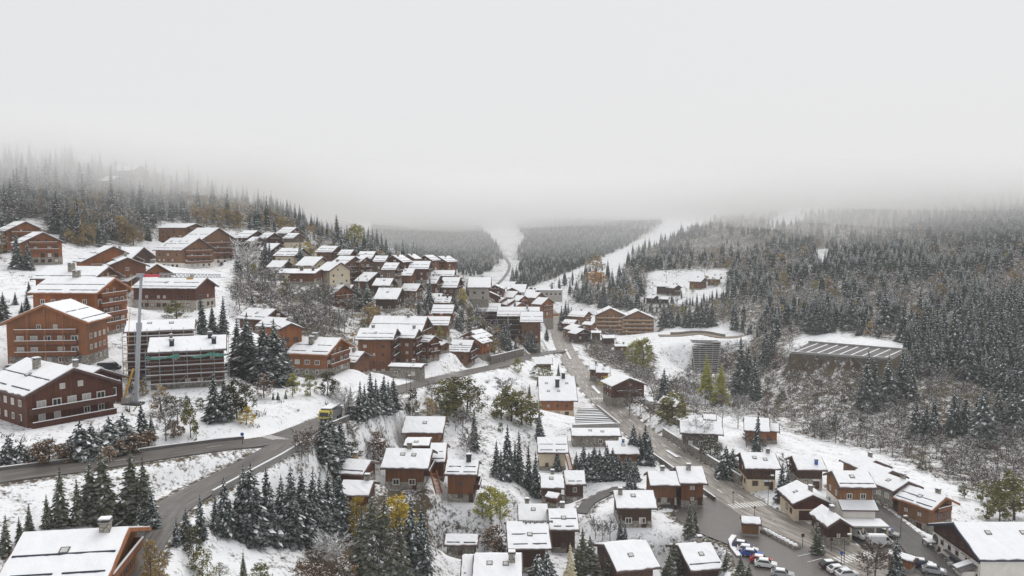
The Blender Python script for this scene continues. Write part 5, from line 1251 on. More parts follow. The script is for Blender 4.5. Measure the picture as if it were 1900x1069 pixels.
sp_n = [(spruce_mesh(s, H=16, Rm=2.9, tiers=10, per=6, snow=.6, lod=1, needles='needles_far'), 16) for s in (201, 202, 203)]
sp_f = [(spruce_mesh(s, H=16, Rm=3.6, tiers=4, per=5, snow=.42, lod=1, needles='needles_far'), 16) for s in (204, 205, 206)]
build_mass('spruce_forest', 'snow-dusted spruce forest covering the far slopes into the fog', sp_n, sp_f, mass['spruce'], 'forest')
def merged(pair):
    t, c = pair; m = MB(); 
    m.v = list(t.v) + list(c.v); m.mats = list(t.mats); m.f = list(t.f) + [tuple(q + len(t.v) for q in f) for f in c.f]
    m.m = list(t.m)
    for i in c.m: m.m.append(m.mi(c.mats[i]))
    return m
ba_n = [(merged(bare_mesh(s, n=6, sub=4, fine=4, tw=.15, snow=.42, lite=True)), 9) for s in (211, 212)]; ba_f = [(merged(bare_mesh(s, n=3, sub=4, fine=4, tw=.24, snow=.42, lite=True)), 9) for s in (213, 214)]
build_mass('bare_woods', 'leafless frosted woods mixed among the spruces', ba_n, ba_f, mass['bare'] + mass['bare_red'] + mass['darkleaf'], 'woods')
oc_n = [(merged(leafy_mesh(s, 'leaf_ochre', n=10, per=9, size=.6, snow=.1, nl=3)), 9) for s in (221, 222)]
oc_f = [(merged(leafy_mesh(s, 'leaf_ochre', n=7, per=6, size=.85, snow=.1, nl=2)), 9) for s in (223, 224)]
build_mass('autumn_woods', 'ochre autumn trees scattered through the far woods', oc_n, oc_f, mass['ochre'] + mass['olive'] + mass['lime'], 'woods')

def undergrowth():
    r = np.random.RandomState(21); V, T, MI, off = [], [], [], 0; mats = ['twigs', 'twigs_red', 'leaf_brown', 'tree_snow', 'leaf_dark']
    src = []
    for sd in range(5):
        q = random.Random(300 + sd); vs, fs, ms = [], [], []
        for k in range(26):
            a = q.random() * 6.283; b = Vector((q.gauss(0, .35), q.gauss(0, .35), -.1)); d = Vector((math.cos(a) * q.uniform(.1, .8), math.sin(a) * q.uniform(.1, .8), q.uniform(.4, 1.0))); l = q.uniform(.6, 1.25); c = b + d * l
            s = d.cross(Vector((q.gauss(0, 1), q.gauss(0, 1), q.gauss(0, 1)))).normalized() * q.uniform(.03, .10); i = len(vs); vs += [b - s, b + s, c]; fs.append((i, i + 1, i + 2)); ms.append(q.choice((0, 0, 1, 2, 3, 3)) if sd else q.choice((0, 2, 4, 4, 3)))
        src.append((np.array([tuple(v) for v in vs]), np.array(fs), np.array(ms)))
    n = 0
    for name, dens, y0, y1 in (('gorge', .10, 190, 480), ('spruce_bank', .05, 250, 500), ('bank_scrub', .12, 300, 520), ('mid_bare', .05, 230, 420), ('yard_wood', .16, 110, 190), ('slope', .03, 140, 330), ('village', .03, 230, 560), ('left_bank', .022, 100, 240), ('left_field', .008, 200, 330)):
        for y in np.arange(y0, y1, 1.0):
            for x in (r.rand(r.poisson(1.5 * y * dens * .85)) - .5) * 1.5 * y:
                z = ground(x, y); u, v = proj(x, y, z)
                if not in_poly(u, v, REG[name]) or not free(x, y): continue
                i = int(math.log(y / Y0) / math.log(RATIO)); j = int((x / y - A0) / DA)
                if ROADD[i, j] < .8: continue
                v_, t_, m_ = src[r.randint(5)]; s = r.uniform(.6, 2.0); a = r.rand() * 6.283; c, sn = math.cos(a), math.sin(a)
                V.append(np.stack([(v_[:, 0] * c - v_[:, 1] * sn) * s + x, (v_[:, 0] * sn + v_[:, 1] * c) * s + y + r.rand(), v_[:, 2] * s * .9 + z], -1)); T.append(t_ + off); MI.append(m_); off += len(v_); n += 1
    V = np.concatenate(V); T = np.concatenate(T); MI = np.concatenate(MI); me = bpy.data.meshes.new('undergrowth'); me.from_pydata(V.tolist(), [], T.tolist())
    for q in mats: me.materials.append(MATS[q])
    me.polygons.foreach_set('material_index', MI.astype(np.int32)); me.update()
    tag(link('undergrowth', me), 'brown snow-flecked scrub and brambles on the banks', 'undergrowth', None, 'stuff'); print('UNDER', n)
undergrowth()
# ------------------------------------------------------------------ building site
def scaffold(h, label, ends):
    xa, xb, wy = h['dims']; H = h['H']; c, a = h['c'], h['a']
    root = tag(empty('scaffolding', c, a), label, 'scaffolding', 'scaffolding round the unfinished house')
    y0, y1 = -wy - .5, -wy - 1.5; n = 7; xs = [xa - .9 + (xb - xa + 1.8) * i / (n - 1) for i in range(n)]
    for x in xs:
        for y in (y0, y1):
            m = MB(); m.bar((x, y, -6), (x, y, H + .9), .075, 'steel'); m.build('pole', root)
    k = 0
    while k * 2.1 < H - .8:
        z = H - .9 - k * 2.1; m = MB()
        for y in (y0, y1): m.bar((xs[0], y, z), (xs[-1], y, z), .065, 'steel'); m.bar((xs[0], y, z + 1), (xs[-1], y, z + 1), .05, 'steel')
        m.build('ledger', root)
        m = MB(); m.box(xs[0], xs[-1], y1 + .06, y0 - .06, z + .06, z + .14, 'concrete'); b = m.build('deck', root)
        m = MB(); m.box(xs[0], xs[-1], y1 + .08, y1 + .5, z + .143, z + .22, 'snow'); m.build('snow', b)
        k += 1
    for i in (2, 4):
        m = MB(); m.bar((xs[i], y1 - .06, 1.0), (xs[i + 1], y1 - .06, 3.4), .07, 'steel'); m.build('brace', root)
    if not ends: return
    m = MB(); nx = 22; r = random.Random(3); vs = []
    for i in range(nx + 1):
        x = xs[0] + (xs[-1] - xs[0]) * (i / nx); lo = H - .9 - .25 * abs(math.sin(i * .55)) - r.uniform(0, .25); vs += [(x, y1 - .12 + r.uniform(-.1, .1), H + .1 - .75 * abs(math.sin(i * .33 + .4)) - r.uniform(0, .25)), (x, y1 - .2 + r.uniform(-.15, .1), lo)]
    m.add(vs, [(2 * i, 2 * i + 1, 2 * i + 3, 2 * i + 2) for i in range(nx) if i not in (9, 10, 11)], 'green_net'); m.build('safety_net', root)
    if ends:
        x = xb + 1.2
        for i in range(4):
            y = -wy - .5 + (2 * wy + 1) * i / 3; m = MB(); m.bar((x, y, -5), (x, y, H + h['t'] * h['W'] / 2 * (1 - abs(y) / wy * .9) + 1.3), .11, 'crane_red' if i % 2 else 'steel'); m.build('pole', root)
        for k in range(5):
            m = MB(); z = 1.5 + k * 2.1; m.bar((x, -wy - .5, z), (x, wy + .5, z), .09, 'steel'); m.build('ledger', root)
SH = [h for h in HOUSES if 'scaffolded house' in h['label'] and 'half of' in h['label'] or 'front right half' in h['label']]
scaffold(SH[0], 'tube scaffolding against the taller rear half of the unfinished house', 0)
scaffold(SH[1], 'tube scaffolding with green net along the front of the unfinished house', 1)
def crane():
    b = P(250, 700, 170); b.z = ground(b.x, b.y); t = P(262, 512, 172)
    root = tag(empty('tower_crane', b), 'grey telescopic tower crane with red jib root and lattice jib over the building site', 'crane')
    d = t - b
    m = MB(); m.bar((0, 0, -1), d * .62, .72, 'crane_grey'); m.build('lower_mast', root)
    m = MB(); m.bar(d * .60, d, .46, 'crane_grey'); m.build('upper_mast', root)
    m = MB(); m.bar(d * .60 - Vector((.0, 0, .5)), d * .62 + Vector((0, 0, .5)), .9, 'crane_grey'); m.build('collar', root)
    m = MB(); m.box(d.x - .9, d.x + .6, d.y - .5, d.y + .5, d.z - .3, d.z + .5, 'crane_grey'); m.build('slewing_head', root)
    j1 = d + Vector((3.3, 1.5, .0)); j2 = P(352, 510, 205) - b; j3 = P(410, 512, 225) - b
    m = MB(); m.bar(d + Vector((.6, .2, 0)), j1, .6, 'crane_red'); m.build('jib_root', root)
    m = MB(); n = 16
    for s in (-.5, .5): m.bar(j1 + Vector((s, -s, -.45)), j3 + Vector((s * .8, -s * .8, -.35)), .13, 'crane_grey')
    m.bar(j1 + Vector((0, 0, .55)), j3 + Vector((0, 0, .4)), .13, 'crane_grey')
    for i in range(n * 2):
        p = j1.lerp(j3, i / (2 * n)); q = j1.lerp(j3, (i + 1) / (2 * n)); s = .5 if i % 2 else -.5
        m.bar(p + Vector((s, -s, -.45)), q + Vector((0, 0, .5)), .08, 'crane_grey'); m.bar(p + Vector((0, 0, .5)), q + Vector((-s, s, -.45)), .08, 'crane_grey')
    m.build('lattice_jib', root)
    m = MB(); m.box(j2.x - .7, j2.x + .7, j2.y - .5, j2.y + .5, j2.z - 1.2, j2.z - .5, 'crane_yellow'); m.build('trolley', root)
    m = MB(); p = Vector((-2.0, -1, 5.0)); m.bar((-2.6, -1, 0), (-.2, 0, 8.0), .34, 'crane_yellow'); m.build('erecting_strut', root)
    m = MB(); m.box(-2.6, 1.4, -1.4, 1.4, -.6, .45, 'steel_dark'); m.build('base_frame', root)
    m = MB(); m.box(-2.5, -1.1, -1.2, 1.2, .45, 1.8, 'concrete'); m.build('counterweight', root)
    m = MB(); m.bar((-2.3, 0, 1.8), d + Vector((-2.0, 0, 0)), .07, 'crane_yellow'); m.build('guy_rope', root)
crane()
# ------------------------------------------------------------------ vehicles
def wheel(m_name, root, x, y, r, wdt=.22):
    m = MB(); m.cyl((x, y - wdt / 2, r), r, wdt, 14, 'tyre', 'y'); o = m.build(m_name, root)
    m = MB(); m.cyl((x, y - wdt / 2 - .012 if y < 0 else y + wdt / 2 + .001, r), r * .6, .012, 10, 'steel', 'y'); m.build('rim', o)
def car(label, u, v, z, head, col, kind='car', snow=.5, group='cars parked in the valley'):
    p = G(u, v, z) if z is not None else hit(u, v)
    root = tag(empty({'car': 'parked_car', 'van': 'parked_van', 'suv': 'parked_car'}[kind], p, rad(head)), label, 'van' if kind == 'van' else 'car', group)
    if kind == 'van': L, W, prof, cab = 5.2, 1.95, [(-2.6, .35), (2.6, .35), (2.6, .95), (2.1, 1.15), (1.5, 1.95), (1.2, 2.1), (-2.5, 2.1), (-2.6, 1.9)], [(1.0, 1.25), (1.95, 1.25), (1.42, 1.88), (1.0, 1.92)]
    else:
        L, W = 4.3, 1.78; e = .12 if kind == 'suv' else 0
        prof = [(-2.15, .32), (2.15, .32), (2.2, .68 + e), (2.05, .84 + e), (1.05, .96 + e), (.42, 1.44 + e * 1.5), (-1.25, 1.48 + e * 1.5), (-1.95, 1.02 + e), (-2.18, .9 + e)]
        cab = [(-1.75, 1.02 + e), (.92, 1.0 + e), (.40, 1.38 + e * 1.5), (-1.22, 1.41 + e * 1.5)]
    m = MB(); n = len(prof); vs = []
    mid = W / 2
    for s in (-1, 1):
        for x, zz in prof: k = max(0, zz - 1.0) * (.28 if kind != 'van' else .06); vs.append((x, s * (mid - k), zz))
    m.add(vs, [tuple(range(n))[::-1] if False else tuple(range(n)), tuple(range(2 * n - 1, n - 1, -1))] + [((i + 1) % n, i, n + i, n + (i + 1) % n) for i in range(n)], col)
    body = m.build('body', root)
    md = body.modifiers.new('soft', 'BEVEL'); md.width = .06; md.segments = 2; md.limit_method = 'ANGLE'
    for s in (-1, 1):
        m = MB(); k = lambda zz: max(0, zz - 1.0) * (.28 if kind != 'van' else .06)
        a = [(x, s * (mid - k(zz) + .012), zz) for x, zz in cab]; m.add(a, [(0, 1, 2, 3) if s < 0 else (3, 2, 1, 0)], 'glass_dark'); m.build('side_window', root)
    if kind == 'van': fx = [(2.04, 1.22), (1.55, 1.9)]
    else: fx = [(1.0, 1.0 + e), (.46, 1.41 + e * 1.5)]
    m = MB(); (xa, za), (xb, zb) = fx; m.add([(xa + .03, -.68, za + .02), (xa + .03, .68, za + .02), (xb + .03, .6, zb + .02), (xb + .03, -.6, zb + .02)], [(0, 1, 2, 3)], 'glass_dark'); m.build('windscreen', root)
    m = MB(); xr = -2.62 if kind == 'van' else -1.92
    if kind == 'van': m.add([(xr, -.7, 1.25), (xr, .7, 1.25), (xr + .04, .66, 1.85), (xr + .04, -.66, 1.85)], [(3, 2, 1, 0)], 'glass_dark')
    else: m.add([(-1.95, -.66, 1.07 + e), (-1.95, .66, 1.07 + e), (-1.33, .58, 1.44 + e * 1.5), (-1.33, -.58, 1.44 + e * 1.5)], [(3, 2, 1, 0)], 'glass_dark')
    m.build('rear_window', root)
    for x in (-1.35, 1.35):
        for y in (-mid + .1, mid - .1): wheel('wheel', root, x, y, .33)
    for y in (-.62, .62):
        m = MB(); m.box(L / 2 - .03, L / 2 + .05, y - .18, y + .18, .62, .78, 'lamp_head'); m.build('headlight', root)
        m = MB(); m.box(-L / 2 - .06, -L / 2 + .03, y - .15, y + .15, .72, .92, 'tail_red'); m.build('tail_light', root)
    if snow:
        m = MB(); zt = 2.1 if kind == 'van' else 1.45 + .18 * (kind == 'suv')
        x0, x1 = (-2.4, 1.1) if kind == 'van' else (-1.2, .38)
        m.box(x0, x1, -.6, .6, zt + .02, zt + .02 + .14 * snow, 'snow')
        if snow > .7: m.add([(1.1, -.7, .99), (2.0, -.72, .88), (2.0, .72, .88), (1.1, .7, .99), (1.1, -.66, 1.1), (1.95, -.68, .96), (1.95, .68, .96), (1.1, .66, 1.1)], [(4, 5, 6, 7), (0, 1, 5, 4), (1, 2, 6, 5), (2, 3, 7, 6)], 'snow')
        m.build('roof_snow', root)
    return root
car('dark car at the far end of the row beside the planter', 1378, 1016, ZV, -22, 'car_navy', snow=.3)
car('white car between the dark car and the blue car', 1387, 1024, ZV, -22, 'car_white')
car('bright blue car with snow on its roof', 1395, 1032, ZV, -20, 'car_blue', snow=.5)
car('red car half hidden behind the white off-roader', 1412, 1044, ZV, -20, 'car_red', snow=.6)
car('big white off-roader at the near end of the row', 1421, 1052, ZV, -18, 'car_white', 'suv')
car('pale car cut by the bottom edge beside the pine', 1452, 1070, ZV, -18, 'car_silver')
car('small dark car at the head of the right-hand row', 1541, 1053, ZV, 8, 'car_dark', snow=.6)
car('white car beside the small dark car', 1556, 1062, ZV, 8, 'car_white', snow=.5)
car('white estate car at the bottom edge of the right-hand row', 1572, 1071, ZV, 8, 'car_white', 'suv')
car('white minivan in front of the carport', 1590, 996, ZV, -68, 'car_white', 'van', .4)
car('white panel van parked across behind the bare tree', 1632, 1010, ZV, -4, 'car_white', 'van', .6)
car('blue car beside the carport wall', 1636, 984, ZV, -40, 'car_blue', snow=.2)
car('silver car behind the white panel van', 1648, 994, ZV, -38, 'car_silver', snow=.5)
car('dark blue car with snowy roof beside the narrow kiosk', 1711, 1051, ZV, -20, 'car_navy', snow=1)
car('snow-covered car beside the dirt patch before the inn', 1733, 1064, ZV, -24, 'car_silver', 'suv', 1)
for i, (u, v) in enumerate(((393, 491), (402, 490), (411, 491))):
    car(('left', 'middle', 'right')[i] + ' one of three dark cars below the hotel', u, v, None, -70, ('car_dark', 'car_navy', 'car_dark')[i], snow=.5)
car('snowy car beside the orange post-framed apartment house', 26, 688, None, 5, 'car_silver', snow=1)
car('snow-roofed van behind the second dark red gable', 203, 688, None, 10, 'car_dark', 'van', 1)
def truck():
    q = ROADS[1][1]; p = min(q, key=lambda s: (s.x - P(583, 786, 172).x) ** 2 + (s.y - 174) ** 2); i = q.index(p); d = (q[i - 1] - q[i + 1]).normalized()
    s = Vector((d.y, -d.x, 0)); p = p - s * 1.4
    root = tag(empty('dump_truck', p, math.atan2(d.y, d.x)), 'yellow green dump truck with snow on its tipper coming round the bend', 'truck')
    m = MB(); m.box(-4.4, 3.4, -.5, .5, .6, .95, 'steel_dark'); m.build('chassis', root)
    m = MB(); prof = [(1.5, .7), (3.55, .7), (3.6, 1.7), (3.3, 3.0), (1.5, 3.1)]
    n = len(prof); m.add([(x, s_ * 1.22, z) for s_ in (-1, 1) for x, z in prof], [tuple(range(n)), tuple(range(2 * n - 1, n - 1, -1))] + [((i + 1) % n, i, n + i, n + (i + 1) % n) for i in range(n)], 'truck_yellow'); cab = m.build('cab', root)
    m = MB(); m.add([(3.61, -1.05, 1.85), (3.61, 1.05, 1.85), (3.38, 1.0, 2.75), (3.38, -1.0, 2.75)], [(0, 1, 2, 3)], 'glass_dark'); m.build('windscreen', cab)
    m = MB(); m.box(3.6, 3.68, -.9, .9, .85, 1.45, 'steel_dark'); m.build('grille', cab)
    m = MB(); m.box(3.3, 3.72, -1.2, 1.2, .45, .8, 'steel'); m.build('bumper', cab)
    for y in (-.95, .95): m = MB(); m.box(3.6, 3.7, y - .2, y + .2, .85, 1.1, 'lamp_head'); m.build('headlight', cab)
    for s_ in (-1, 1): m = MB(); m.add([(x, s_ * 1.235, z) for x, z in ((2.0, 1.8), (3.2, 1.8), (3.0, 2.7), (2.0, 2.75))], [(0, 1, 2, 3)], 'glass_dark'); m.build('side_window', cab)
    m = MB(); m.box(-3.9, 1.35, -1.25, 1.25, 1.0, 2.7, 'steel'); m.box(-3.9, 2.4, -1.25, 1.25, 3.15, 3.3, 'steel_dark'); m.box(1.2, 1.4, -1.25, 1.25, 2.7, 3.15, 'steel'); b = m.build('tipper_body', root)
    m = MB(); m.box(-3.8, 2.3, -1.15, 1.15, 3.303, 3.5, 'snow'); m.build('snow', b)
    for x in (2.5, -2.0, -3.3):
        for y in (-1.05, 1.05): wheel('wheel', root, x, y, .5, .35)
truck()
# ------------------------------------------------------------------ walls, guard rails, markings, street furniture
def wall_along(name, label, cat, pts, hgt, thick, mat, cap='snow', down=1.5, group=None):
    root = tag(empty(name, pts[0]), label, cat, group); o = pts[0]; m = MB(); c = MB(); vs, cs = [], []
    for i, p in enumerate(pts):
        d = pts[min(i + 1, len(pts) - 1)] - pts[max(i - 1, 0)]; d.z = 0; d.normalize(); s = Vector((d.y, -d.x, 0)) * thick / 2; q = p - o
        vs += [q - s - Vector((0, 0, down)), q + s - Vector((0, 0, down)), q + s + Vector((0, 0, hgt)), q - s + Vector((0, 0, hgt))]
        k = R.uniform(.08, .14); cs += [q - s * 1.15 + Vector((0, 0, hgt + .004)), q + s * 1.15 + Vector((0, 0, hgt + .004)), q + s * 1.05 + Vector((0, 0, hgt + k)), q - s * 1.05 + Vector((0, 0, hgt + k))]
    fs = []
    for i in range(len(pts) - 1):
        a = 4 * i; fs += [(a + j, a + (j + 1) % 4, a + 4 + (j + 1) % 4, a + 4 + j) for j in range(4)]
    e = 4 * (len(pts) - 1); fs += [(3, 2, 1, 0), (e, e + 1, e + 2, e + 3)]
    m.add(vs, fs, mat); m.build('wall', root)
    if cap: c.add(cs, fs, cap); c.build('snow_cap', root)
    return root
def offset(pts, d):
    out = []
    for i, p in enumerate(pts):
        t = pts[min(i + 1, len(pts) - 1)] - pts[max(i - 1, 0)]; t.z = 0; t.normalize(); out.append(p + Vector((t.y, -t.x, 0)) * d)
    return out
main_pts, up_pts, low_pts = ROADS[0][1], ROADS[1][1], ROADS[2][1]
def part_of(pts, u0, u1): return [p for p in pts if u0 <= proj(p.x, p.y, p.z)[0] <= u1]
wall_along('parapet_wall', 'snow-capped parapet along the outer edge of the lower hairpin road', 'wall', offset(part_of(low_pts, 335, 535), -3.8), .85, .35, 'concrete')
wall_along('parapet_wall', 'snow-capped parapet round the outside of the hairpin below the truck', 'wall', offset(part_of(up_pts, 540, 640), 4.1), .85, .35, 'stone_dark')
wall_along('retaining_wall', 'long stone retaining wall beside the valley road', 'wall', offset(part_of(main_pts, 1195, 1345), 6.3), 2.5, .6, 'stone_wall')
wall_along('retaining_wall', 'dark curved retaining wall where the upper road meets the valley road', 'wall', offset(part_of(up_pts, 928, 990), -4.4), 3.4, .7, 'stone_dark', 'snow')
wall_along('retaining_wall', 'curved stone wall behind the sandy terrace road', 'wall', offset(part_of(ROADS[6][1], 1240, 1350), -4.0), 1.5, .6, 'stone_wall')
wall_along('kerb_wall', 'low kerb with snow along the upper road below the dark red chalet', 'wall', offset(part_of(up_pts, -100, 470), -4.0), .5, .3, 'concrete_dark')
wall_along('kerb_wall', 'low wall with snow between valley road and double chalet', 'wall', offset(part_of(main_pts, 1235, 1385), -6.2), .9, .4, 'stone_dark')
def ngon(base, w, h, mat, parent, nm, sides=4): pass
def crosswalk(road, pts, hw, u, n, label):
    p = min(pts, key=lambda s: abs(proj(s.x, s.y, s.z)[0] - u)); i = pts.index(p); d = (pts[min(i + 1, len(pts) - 1)] - pts[i - 1]); d.z = 0; d.normalize(); s = Vector((d.y, -d.x, 0))
    for k in range(n):
        o = ((k + .5) / n - .5) * 2 * hw * .92; c = p + s * o; m = MB(); a, b = d * 1.6, s * hw / n * .5
        m.add([c - a - b, c + a - b, c + a + b, c - a + b], [(0, 1, 2, 3) if d.cross(s).z > 0 else (3, 2, 1, 0)], 'paint_white'); q = m.build('stripe', ROBJ[road]); q.location.z = .05
crosswalk('road_upper', up_pts, 3.6, 503, 9, '')
crosswalk('road_main', main_pts, 5.2, 1393, 11, '')
crosswalk('road_main', main_pts, 5.2, 1590, 10, '')
crosswalk('road_main', main_pts, 5.2, 1118, 9, '')
def dashes(road, pts, off, step, ln, w=.16):
    acc = 0; pts = offset(pts, off)
    for i in range(len(pts) - 1):
        acc += (pts[i + 1] - pts[i]).length
        if acc > step:
            acc = 0; d = (pts[i + 1] - pts[i]).normalized(); s = Vector((d.y, -d.x, 0)) * w; p = pts[i]; m = MB()
            m.add([p - s, p + d * ln - s, p + d * ln + s, p + s], [(0, 1, 2, 3), (3, 2, 1, 0)][:1] if d.cross(s).z > 0 else [(3, 2, 1, 0)], 'paint_white'); q = m.build('lane_dash', ROBJ[road]); q.location.z = .045
dashes('road_main', part_of(main_pts, 1040, 1420), 1.6, 9, 3); dashes('road_main', part_of(main_pts, 1040, 1420), -1.7, 9, 3); dashes('road_upper', part_of(up_pts, 0, 480), 0, 14, 3, .08)
def island(label, u0, u1, off):
    pts = part_of(main_pts, u0, u1); pts = offset(pts, off)
    wall_along('traffic_island', label, 'traffic island', pts, .22, 1.1, 'concrete', 'snow_rough', .3, 'traffic islands on the valley road')
island('narrow traffic island in the middle of the far valley road', 1049, 1060, .2)
island('traffic island before the crossing on the valley road', 1096, 1112, .6)
island('traffic island in the road beside the double chalet', 1236, 1262, .2)
def post(name, label, cat, u, v, z, h, parts, group=None):
    p = G(u, v, z) if z is not None else hit(u, v)
    root = tag(empty(name, p), label, cat, group); m = MB(); m.tube([(0, 0, -.5), (0, 0, h)], [.075, .05], 6, 'steel_dark'); m.build('pole', root); parts(root, h); return root
def lamp(root, h):
    m = MB(); m.bar((0, 0, h - .1), (.9, 0, h + .15), .07, 'steel_dark'); m.build('arm', root)
    m = MB(); m.box(.55, 1.35, -.2, .2, h + .12, h + .27, 'lamp_head'); b = m.build('lamp_shade', root); m = MB(); m.box(.55, 1.3, -.17, .17, h + .273, h + .36, 'snow'); m.build('snow', b)
def rsign(mat, n=16, r=.36):
    def f(root, h):
        m = MB(); pr = [(r * math.cos(6.283 * i / n + math.pi / n), h - .1 + r * math.sin(6.283 * i / n + math.pi / n)) for i in range(n)]
        m.add([(x, -.09, z) for x, z in pr] + [(x, -.06, z) for x, z in pr], [tuple(range(n)), tuple(range(2 * n - 1, n - 1, -1))] + [(i, n + i, n + (i + 1) % n, (i + 1) % n) for i in range(n)], mat); m.build('sign_plate', root)
    return f
LG = 'street lamps of the village'
post('street_lamp', 'tall street lamp at the zebra crossing beside the parked cars', 'street lamp', 1566, 1047, ZV, 6.0, lamp, LG)
post('street_lamp', 'street lamp beside the side street before the timber chalet', 'street lamp', 1671, 996, ZV, 4.5, lamp, LG)
post('street_lamp', 'street lamp on the bending road below the grey-cornered apartments', 'street lamp', 762, 722, None, 7.0, lamp, LG)
post('street_lamp', 'street lamp at the roadside before the columnar dark bush', 'street lamp', 754, 726, None, 4.5, lamp, LG)
post('street_lamp', 'street lamp between the two snowy dark chalets by the valley road', 'street lamp', 1425, 935, None, 7.0, lamp, LG)
post('road_sign', 'round blue sign beside the tall street lamp', 'road sign', 1561, 1048, ZV, 2.6, rsign('paint_blue'))
post('road_sign', 'blue sign at the tip of the snowy island on the hairpin', 'road sign', 450, 827, None, 2.4, rsign('paint_blue'))
post('road_sign', 'brown sign board at the bus stop left of the umbrella pine', 'road sign', 1489, 1016, ZV, 2.8, rsign('timber_dark', 4, .5))
post('road_sign', 'double sign post right of the umbrella pine', 'road sign', 1542, 1024, ZV, 2.8, rsign('timber_dark', 4, .5))
post('road_sign', 'thin sign on the traffic island far up the valley road', 'road sign', 1047, 655, ZV, 3.0, rsign('paint_white'))
post('road_sign', 'sign on the second traffic island of the valley road', 'road sign', 1098, 733, ZV, 3.0, rsign('paint_white'))
post('road_sign', 'sign post at the mouth of the car park by the double chalet', 'road sign', 1360, 938, ZV, 3.4, rsign('timber_dark', 4, .3))
post('road_sign', 'sign at the crossing beside the wooden kiosk', 'road sign', 1400, 962, ZV, 2.8, rsign('timber_dark', 4, .3))
def planter():
    a, b = G(1416, 986, ZV), G(1480, 1019, ZV); n = (b - a).normalized(); s = Vector((-n.y, n.x, 0))
    root = tag(empty('stone_planter', a, math.atan2(n.y, n.x)), 'long stone planter with snowy mounds between kiosk and bus stop', 'planter'); L = (b - a).length
    m = MB(); m.box(0, L, -.9, .9, -.4, .55, 'stone_wall'); m.build('planter_wall', root)
    m = MB(); m.box(.15, L - .15, -.75, .75, .551, .6, 'bark'); m.build('soil', root)
    r = random.Random(4)
    for i in range(9):
        x = .7 + (L - 1.4) * i / 8; m = MB(); k = r.uniform(.34, .5); vs = [(x, 0, .6 + k)]
        for ring, zz in ((.6, .8), (1.0, .35)):
            for q in range(7): a_ = 6.283 * q / 7; e = r.uniform(.85, 1.15); vs.append((x + .75 * ring * e * math.cos(a_), .62 * ring * e * math.sin(a_), .6 + k * zz - (.2 if ring == 1 else 0)))
        fs = [(0, 1 + q, 1 + (q + 1) % 7) for q in range(7)] + [(1 + q, 8 + q, 8 + (q + 1) % 7, 1 + (q + 1) % 7) for q in range(7)]
        m.add(vs, fs, 'snow_rough' if i % 3 else 'snow'); m.build('snow_mound', root)
planter()
wall_along('parking_kerb', 'snow-topped kerb at the left end of the parked cars', 'kerb', [G(u, v, ZV) for u, v in ((1362, 996), (1356, 1004), (1360, 1018), (1372, 1034))], .3, 1.0, 'concrete', 'snow')
def bays(prefix, pts):
    for (u0, v0, u1, v1) in pts:
        a, b = G(u0, v0, ZV + .03), G(u1, v1, ZV + .03); d = (b - a).normalized(); s = Vector((d.y, -d.x, 0)) * .09; m = MB(); m.add([a - s, b - s, b + s, a + s], [(3, 2, 1, 0)], 'paint_white'); m.build('bay_line', bpy.data.objects['road_yard'])
bays('y', [(1480, 1032, 1504, 1027), (1498, 1043, 1526, 1036), (1366, 999, 1392, 1010), (1520, 1054, 1532, 1050)])
def parking_deck():
    c = sum(DECK, Vector()) / 4
    root = tag(empty('car_park_deck', (c.x, c.y, DECKZ - 5)), 'raised car park deck with snowy bay lines and dark retaining wall across the gorge', 'car park')
    pts = [p - Vector((c.x, c.y, DECKZ - 5)) for p in DECK]; ex = [p * 1.0 for p in pts]
    m = MB(); m.add([(p.x, p.y, -.5) for p in pts] + [(p.x, p.y, 5) for p in pts], [(4, 5, 6, 7) if (pts[1] - pts[0]).cross(pts[2] - pts[0]).z > 0 else (7, 6, 5, 4)] + [(i, (i + 1) % 4, 4 + (i + 1) % 4, 4 + i) for i in range(4)], 'concrete_dark'); m.build('retaining_wall', root)
    up = Vector((0, 0, .02)); m = MB(); m.add([p + up for p in pts], [(0, 1, 2, 3) if (pts[1] - pts[0]).cross(pts[2] - pts[0]).z > 0 else (3, 2, 1, 0)], 'asphalt_dark'); m.build('parking_surface', root)
    for i in range(9):
        f = .10 + .105 * i; g = .0 + .112 * i; a = pts[0].lerp(pts[1], f); b = pts[3].lerp(pts[2], g); d = (b - a).normalized(); s = Vector((d.y, -d.x, 0)) * .35; m = MB()
        m.add([a - s, b - s, b + s, a + s, a - s * .6 + Vector((0, 0, .1)), b - s * .6 + Vector((0, 0, .1)), b + s * .6 + Vector((0, 0, .1)), a + s * .6 + Vector((0, 0, .1))], [(4, 5, 6, 7), (0, 1, 5, 4), (1, 2, 6, 5), (2, 3, 7, 6), (3, 0, 4, 7)], 'snow'); q = m.build('snow_line', root); q.location.z = .03
    for a, b, nm in ((pts[3], pts[2], 'parapet'), (pts[0], pts[1], 'back_kerb')):
        m = MB(); m.bar(a + Vector((0, 0, .45)), b + Vector((0, 0, .45)), .3, 'concrete', .9); o = m.build(nm, root); m = MB(); m.bar(a + Vector((0, 0, .97)), b + Vector((0, 0, .97)), .36, 'snow', .13); m.build('snow', o)
parking_deck()
